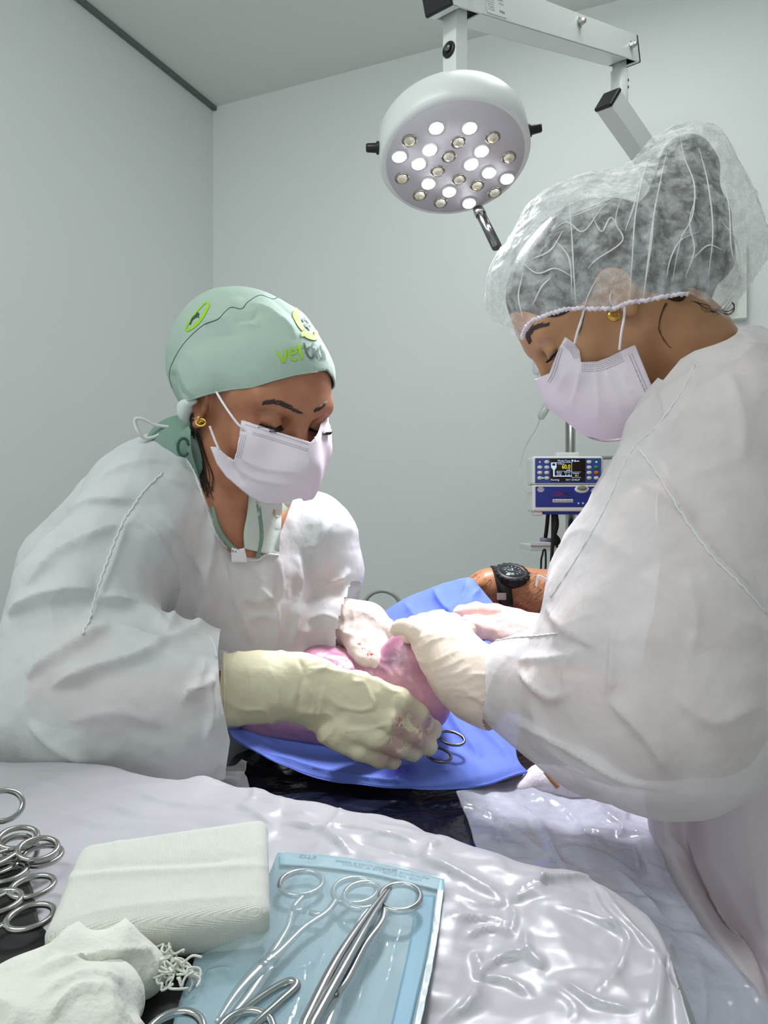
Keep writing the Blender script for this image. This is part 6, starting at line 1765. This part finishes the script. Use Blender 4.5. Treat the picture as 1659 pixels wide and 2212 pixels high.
SF = [([(0, 1745), (100, 1755), (230, 1790), (330, 1775)], 3, 3, 12), ([(60, 1680), (190, 1730), (330, 1772)], 3, 3, 14), ([(250, 1700), (380, 1740), (500, 1750)], 3, 3, 10), ([(550, 1700), (540, 1730), (515, 1748)], 4, 3, 10), ([(450, 1750), (520, 1745), (600, 1790)], 3, 3, 8),
      ([(610, 1780), (700, 1800), (760, 1850)], 5, 3, 14), ([(735, 1745), (725, 1770), (700, 1800)], 4, 3, 8), ([(690, 1800), (740, 1790), (820, 1800), (900, 1820)], 4, 3, 10), ([(940, 1812), (930, 1830), (912, 1858)], 7, 3, 9), ([(750, 1812), (830, 1835), (912, 1858)], -4, 5, 14), ([(912, 1860), (960, 1880), (1090, 1955)], 6, 4, 22),
      ([(1170, 1880), (1165, 1920), (1100, 1955)], 5, 4, 14), ([(1095, 1955), (1180, 1910), (1290, 1900)], 6, 4, 14), ([(960, 1930), (1030, 1960), (1098, 1958)], 4, 4, 12), ([(1100, 1960), (1110, 1990), (1100, 2030)], 4, 3, 8), ([(1290, 1915), (1350, 2000), (1420, 2060)], 5, 5, 16), ([(1280, 1920), (1290, 1960), (1340, 2030)], 4, 4, 12), ([(1200, 1960), (1280, 1990), (1355, 2030), (1330, 2100), (1270, 2165)], 4, 3, 16),
      ([(1040, 2120), (1100, 2130), (1150, 2160)], 5, 4, 14), ([(1035, 2125), (1010, 2170), (960, 2212)], 5, 5, 16), ([(1035, 2125), (1080, 2080), (1150, 2060)], 5, 4, 16), ([(1020, 2060), (1030, 2090), (1035, 2125)], 5, 5, 12), ([(1130, 2010), (1140, 2060), (1180, 2100)], 4, 4, 12), ([(1210, 2120), (1280, 2170), (1370, 2190)], 4, 4, 14), ([(1190, 2140), (1240, 2180), (1230, 2212)], 3, 6, 16), ([(1000, 2030), (1060, 2010), (1120, 2030)], 4, 3, 10), ([(960, 1985), (1050, 1990), (1120, 2010)], 4, 3, 12), ([(1420, 2060), (1425, 2120), (1410, 2212)], 5, 5, 12)]
v = folds(v, q, SF, facing=False, amp=0.75)
pst = mk('plastic_sheet', v, q, M['plastic']); solidify(pst, 0.0008, 0)
tag(pst, 'creased white plastic sheet covering the instrument table in the foreground', 'plastic sheet')
base = [PZ(*p, TZ) for p in EDG[1:]] + [np.array((0.115, 0.25, TZ)), np.array((-0.55, 0.25, TZ))]
bc_ = sum(base) / len(base)
base = [bc_ + (b_ - bc_) * 0.93 for b_ in base]
nb_ = len(base)
V = [(*b_[:2], TZ - 0.022) for b_ in base] + [(*b_[:2], TZ - 0.05) for b_ in base]
mk('table_top', V, [tuple(range(nb_)), tuple(range(2 * nb_ - 1, nb_ - 1, -1))] + [(i, nb_ + i, nb_ + (i + 1) % nb_, (i + 1) % nb_) for i in range(nb_)], M['steel'], it, smooth=False)
for x, y in ((-0.45, 0.32), (-0.33, 0.60), (0.05, 0.34), (0.02, 0.42)):
    mk('leg', *tube(None, [(x, y, TZ - 0.05), (x, y, 0.0)], 0.012, None, n=12), M['steel'], it)

# black mat below the gauze
mv, mq, uv = patch([[PZ(x, y, TZ + 0.008) for x in xs] for y, xs in ((1760, (-260, -150, -40)), (1900, (-200, -80, 60)), (2030, (-150, 0, 120)), (2080, (-100, 180, 440)), (2200, (-100, 180, 410)), (2420, (-150, 150, 400)))], 30, 40)
bm = mk('instrument_mat', mv, mq, M['matteblack']); solidify(bm, 0.002, 0)
tag(bm, 'black mat under the steel instruments and crumpled gauze, lower left', 'mat')

# gauze pack
def gauze_mat(name, col):
    m = mat(name, col, 0.9, transl=0.12, bump2=0.3, bump2_scale=40, spec=0.1)
    nt = m.node_tree; N, Lk = nt.nodes.new, nt.links.new
    b = nt.nodes['Principled BSDF']; tc = N('ShaderNodeTexCoord'); prev = b.inputs['Normal'].links[0].from_socket
    for ax, sc_ in (('X', 58.0), ('Y', 66.0)):
        wv = N('ShaderNodeTexWave'); wv.bands_direction = ax; wv.inputs['Scale'].default_value = sc_ * 0.9; wv.inputs['Distortion'].default_value = 0.6
        Lk(tc.outputs['UV'], wv.inputs['Vector'])
        bp = N('ShaderNodeBump'); bp.inputs['Strength'].default_value = 0.42; bp.inputs['Distance'].default_value = 0.0007
        Lk(wv.outputs[1], bp.inputs['Height']); Lk(prev, bp.inputs['Normal']); prev = bp.outputs[0]
    Lk(prev, b.inputs['Normal'])
    return m
M['gauze'] = gauze_mat('gauze_weave', (232, 233, 225))
M['gauze2'] = mat('gauze_fluffy', (232, 233, 224), 0.95, transl=0.15, bump=0.6, bump_scale=420, bump2=0.4, bump2_scale=60, spec=0.1)
gl, gr = PZ(120, 1915, 1.080), PZ(592, 1852, 1.080)
gx = gr - gl; gL = np.linalg.norm(gx); gx /= gL; gz = np.array((0.02, -0.12, 1.0)); gz -= gx * (gz @ gx); gz /= np.linalg.norm(gz); gy = np.cross(gz, gx)
GR = np.stack((gx, gy, gz), 1); gc = (gl + gr) / 2 + np.array((0, 0, -0.010))
s = Sdf()
hx, hy, hz, rr_ = gL / 2 - 0.003, 0.0475, 0.0115, 0.0075
def fbox(X, Y, Z):
    sh = 1.0 + 0.0 * X
    y2 = Y + 0.10 * (X - 0.0) * 0.3
    a = np.abs(X - 0.12 * (Y)) - (hx - rr_); b = np.abs(y2) - (hy * (0.92 + 1.1 * X) - rr_); c = np.abs(Z) - (hz * (1.0 + 1.5 * X) - rr_)
    return np.sqrt(np.maximum(a, 0) ** 2 + np.maximum(b, 0) ** 2 + np.maximum(c, 0) ** 2) + np.minimum(np.maximum(np.maximum(a, b), c), 0) - rr_
s.add((-hx - .02, -hy - .02, -hz - .01), (hx + .02, hy + .02, hz + .01), fbox, 0.005)
lv, q = s.mesh(0.0016, 2)
uv = np.stack((lv[:, 0] / 0.12, (lv[:, 1] - lv[:, 2]) / 0.12), 1)
v = tow(GR, gc, lv)
v = folds(v, q, [([(110, 1905), (250, 1890), (400, 1885), (520, 1875), (590, 1872)], 2.5, 7, 14), ([(120, 1885), (260, 1868), (430, 1860), (560, 1848)], -2.5, 8, 10), ([(170, 1830), (150, 1880), (110, 1950), (95, 2040)], 2.6, 4, 9), ([(145, 1850), (110, 1900), (70, 1970), (60, 2040)], -3, 5, 5), ([(130, 1990), (300, 1960), (580, 1935)], 2.0, 8, 12), ([(260, 1790), (250, 1830), (240, 1860)], 1.2, 6, 10), ([(590, 1745), (596, 1850), (588, 1965)], 1.0, 3, 4)])
gp = mk('gauze_pack', v, q, M['gauze'], uv=uv)
tag(gp, 'folded white woven gauze pack lying across the sheet', 'gauze')
# crumpled gauze
s = Sdf()
def G(x, y, z, r): return (PZ(x, y, z), r)
s.chain([G(-60, 2190, 1.062, .014), G(60, 2150, 1.064, .014), G(160, 2095, 1.066, .012), G(260, 2078, 1.066, .0105), G(310, 2095, 1.062, .009)], 0.012)
s.chain([G(20, 2250, 1.062, .018), G(130, 2210, 1.064, .018), G(210, 2190, 1.064, .013), G(240, 2165, 1.062, .009)], 0.010)
s.chain([G(-60, 2320, 1.06, .026), G(60, 2320, 1.06, .024), G(150, 2300, 1.06, .020), G(200, 2290, 1.055, .014)], 0.012)
v, q = s.mesh(0.0018, 2)
v = cloth_noise(v, q, 0.005, 34, 91, thr=0.5)
v = folds(v, q, [([(60, 2110), (160, 2080), (250, 2060), (330, 2055)], 4, 6, 14), ([(80, 2160), (180, 2120), (270, 2120)], 4, 6, 14), ([(100, 2212), (160, 2150), (260, 2140)], 4, 6, 16), ([(300, 2040), (330, 2080), (320, 2120)], 3, 4, 8)])
gz_ = mk('gauze_swab', v, q, M['gauze2'])
tag(gz_, 'crumpled fluffy gauze with frayed edge below the gauze pack', 'gauze')
rnd = random.Random(5); lp = []
for i in range(46):
    x, y = rnd.uniform(310, 385), rnd.uniform(2040, 2115); z = 1.064
    pts = [PZ(x + rnd.uniform(-6, 6), y, z)]
    for k in range(4): pts.append(pts[-1] + np.array((rnd.uniform(-.001, .005), rnd.uniform(-.005, .003), rnd.uniform(-.0035, .003))))
    lp.append(tube(None, pts, 0.0006, None, n=5, res=4))
mk('frayed_threads', *joinvf(lp), M['gauze2'], gz_)

# sterilisation pouch
M['pouchp'] = mat('pouch_blue_paper', (132, 164, 174), 0.5, vary=(116, 152, 166), vary_scale=12)
M['pouchf'] = mat('pouch_clear_film', (196, 220, 228), 0.06, transp=0.74, transp_noise=0.60, transp_scale=10, bump2=0.3, bump2_scale=25, spec=1.0, coat=0.6)
M['pouchw'] = mat('pouch_white_seal', (214, 226, 230), 0.3, bump2=0.4, bump2_scale=80)
ph_ = empty('sterilization_pouch', PZ(740, 2000, 1.048), 'clear and blue sterilization pouch holding scissors and clamps, beside the gauze pack', 'pouch')
def pz(x, y, z=1.052): return PZ(x, y, z)
rows = [(1842, 600, 700, 800, 880, 958, (0, 8, 22, 38, 56)), (1925, 560, 680, 780, 870, 948, (0, 5, 8, 12, 14)), (2020, 450, 600, 740, 850, 938, (0, 0, 5, 8, 8)), (2120, 405, 560, 700, 830, 922, (0, 0, 0, 0, 0)), (2212, 375, 530, 680, 800, 900, (0, 0, 0, 0, 0)), (2420, 330, 500, 640, 760, 840, (0,) * 5)]
CT = [[pz(r_[1 + j], r_[0] + r_[6][j]) for j in range(5)] for r_ in rows]
v, q, uv = patch(CT, 80, 110)
v[:, 2] += 0.0015 * (vnoise(v * 30, 5) - .5)
pp_ = mk('paper_back', v, q, M['pouchp'], ph_); solidify(pp_, 0.0004, 0)
# film bulging over the instruments
edge = np.clip(np.minimum(np.minimum(uv[:, 0], 1 - uv[:, 0]) * 5, uv[:, 1] * 6), 0, 1)
v2 = v.copy(); v2[:, 2] += 0.0008 + 0.010 * edge ** 0.6
v2[:, 2] += edge * 0.004 * np.clip(ridged(v2 * np.array((30, 12, 10)), 17) - .5, 0, 1)
v2 = folds(v2, q, [([(720, 2000), (690, 2050), (660, 2090), (600, 2110)], 3, 2, 5), ([(755, 2010), (720, 2080), (690, 2140)], 3, 2, 6), ([(828, 1995), (815, 2050), (790, 2110), (765, 2200)], 3.5, 2, 6), ([(872, 1985), (850, 2050), (835, 2120)], 3, 2, 6), ([(700, 1890), (720, 1940), (740, 2000)], 2, 3, 8), ([(440, 2110), (490, 2100), (500, 2120)], 3, 4, 8), ([(560, 2060), (620, 2080), (660, 2060)], 2, 3, 6)], facing=False)
mk('clear_film', v2, q, M['pouchf'], ph_)
v, q, uv = patch([[pz(x + dx, y, 1.0535) for dx in (0, 8, 14)] for x, y in ((946, 1915), (940, 1960), (932, 2020), (920, 2090), (908, 2150), (894, 2212), (840, 2420))], 8, 90)
v[:, 2] += 0.002 * (ridged(v * 90, 3) - .5)
solidify(mk('side_seal', v, q, M['pouchw'], ph_), 0.0004, 0)
M['tealb'] = mat('pouch_teal_band', (88, 160, 190), 0.4)
v, q, uv = patch([[pz(x + dx, y + dx * .1, 1.0532) for dx in (-44, -22, -2)] for x, y in ((942, 1935), (936, 1990), (930, 2030), (918, 2090), (904, 2150), (890, 2212), (840, 2420))], 8, 60)
solidify(mk('side_band', v, q, M['tealb'], ph_), 0.0003, 0)
v, q, uv = patch([[pz(x, y + dy, 1.0542) for x, y in ((604, 1842), (700, 1848), (800, 1862), (880, 1880), (960, 1900))] for dy in (0, 14, 26)], 40, 8)
fl_ = mk('top_flap', v, q, mat('pouch_flap_blue', (150, 188, 200), 0.4), ph_); solidify(fl_, 0.0004, 0)
def ptext(b, x, y, s_, ang_):
    o = pz(x, y, 1.0549); ex = pz(x + 10, y + 10 * ang_, 1.0549) - o; ex /= np.linalg.norm(ex); ez = np.array((0, 0, 1.0)); ey = np.cross(ez, ex)
    text('print', b, o, np.stack((-ex, -ey, ez), 1), s_, M['print_blue'], fl_)
M['print_blue'] = mat('pouch_print_blue', (60, 92, 140), 0.6)
ptext('ETO', 665, 1850, 0.006, 0.08)
ptext('ESTERILIZACAO A VAPOR', 790, 1868, 0.0036, 0.16); ptext('NAO USAR SE VIOLADO', 798, 1875, 0.0034, 0.16)
ptext('INDICADOR QUIMICO', 868, 1884, 0.0036, 0.22); ptext('LOTE  VALIDADE', 868, 1892, 0.0034, 0.22)

# instruments inside the pouch
up3 = (0, -0.15, 1.0)
Z1 = 1.0585
M['isteel'] = mat('instrument_steel', (186, 192, 194), 0.2, metal=1.0)
ringed('hemostat', (PZ(650, 1908, Z1) + PZ(768, 1925, Z1)) / 2, PZ(470, 2215, Z1), up3, np.linalg.norm(PZ(650, 1908, Z1) - PZ(768, 1925, Z1)), M['isteel'], 'steel clamp in the pouch with its ring next to the gauze pack', 'surgical clamp', ring=(0.0145, 0.0125))
ringed('scissors', (PZ(785, 1930, Z1 + .003) + PZ(866, 1944, Z1 + .003)) / 2, PZ(640, 2330, Z1 + .003), up3, np.linalg.norm(PZ(790, 1932, Z1) - PZ(866, 1944, Z1)), M['isteel'], 'steel scissors in the pouch with rings nearest the blue right edge', 'scissors', ring=(0.0145, 0.0112), blade=True)
tw = empty('tweezers', PZ(700, 2100, Z1 + .006), 'slim pale tweezers lying over the scissors in the pouch', 'tweezers')
for sgn in (-1, 1):
    a_ = [PZ(842 + 3 * sgn, 1916, Z1 + .006), PZ(800 + 7 * sgn, 1975, Z1 + .007), PZ(735 + 12 * sgn, 2080, Z1 + .008), PZ(650 + 8 * sgn, 2240, Z1 + .007)]
    mk('blade', *tube(None, a_, [0.0008, 0.0016, 0.0024, 0.0026], None, n=8, flat=((0, 0, 1), 0.6)), M['isteel'], tw)
mk('joint', *tube(None, [PZ(655, 2230, Z1 + .007), PZ(640, 2260, Z1 + .006)], [0.003, 0.004], None, n=8, flat=((0, 0, 1), 0.6)), M['isteel'], tw)
rt = empty('retractor', PZ(560, 2180, Z1 + .006), 'bent steel wire retractor at the near edge of the pouch', 'retractor')
mk('wire', *tube(None, [PZ(455, 2260, Z1), PZ(520, 2190, Z1 + .005), PZ(580, 2145, Z1 + .007), PZ(625, 2122, Z1 + .008), PZ(640, 2132, Z1 + .008), PZ(600, 2170, Z1 + .007), PZ(540, 2225, Z1 + .005), PZ(500, 2280, Z1)], 0.0021, None, n=12), M['isteel'], rt)
ringed('hemostat', PZ(450, 2240, Z1 + .004), PZ(300, 2600, Z1), up3, 0.030, M['isteel'], 'steel clamp in the pouch with only one ring arc showing at its near end', 'surgical clamp', ring=(0.0145, 0.012))

# loose instruments at the left edge
specs = [((22, 1790), (-330, 1900), 0.034, 0.014, 'steel clamp at the left edge with the topmost ring standing clear', (0.25, -0.75, 0.6)),
         ((60, 1822), (-300, 1990), 0.020, 0.010, 'steel clamp at the left edge with rings stacked on the topmost clamp', (0.1, -0.35, 0.9)),
         ((62, 1838), (-300, 2030), 0.024, 0.004, 'steel clamp whose bow reaches under the gauze pack corner', (0.05, -0.3, 0.95)),
         ((40, 1900), (-320, 2060), 0.030, 0.003, 'steel clamp with shanks below the stacked rings at the left edge', up3),
         ((30, 1965), (-330, 2150), 0.030, 0.003, 'lowest steel clamp by the left edge beside the gauze pack end', up3)]
for (a, b, sp, dz, lab, nn) in specs:
    ringed('hemostat', PZ(*a, TZ + 0.014 + dz), PZ(*b, TZ + 0.012 + dz), nn, sp, M['steel'], lab, 'surgical clamp', group='steel clamps at the left edge', ring=(0.0125, 0.0105))
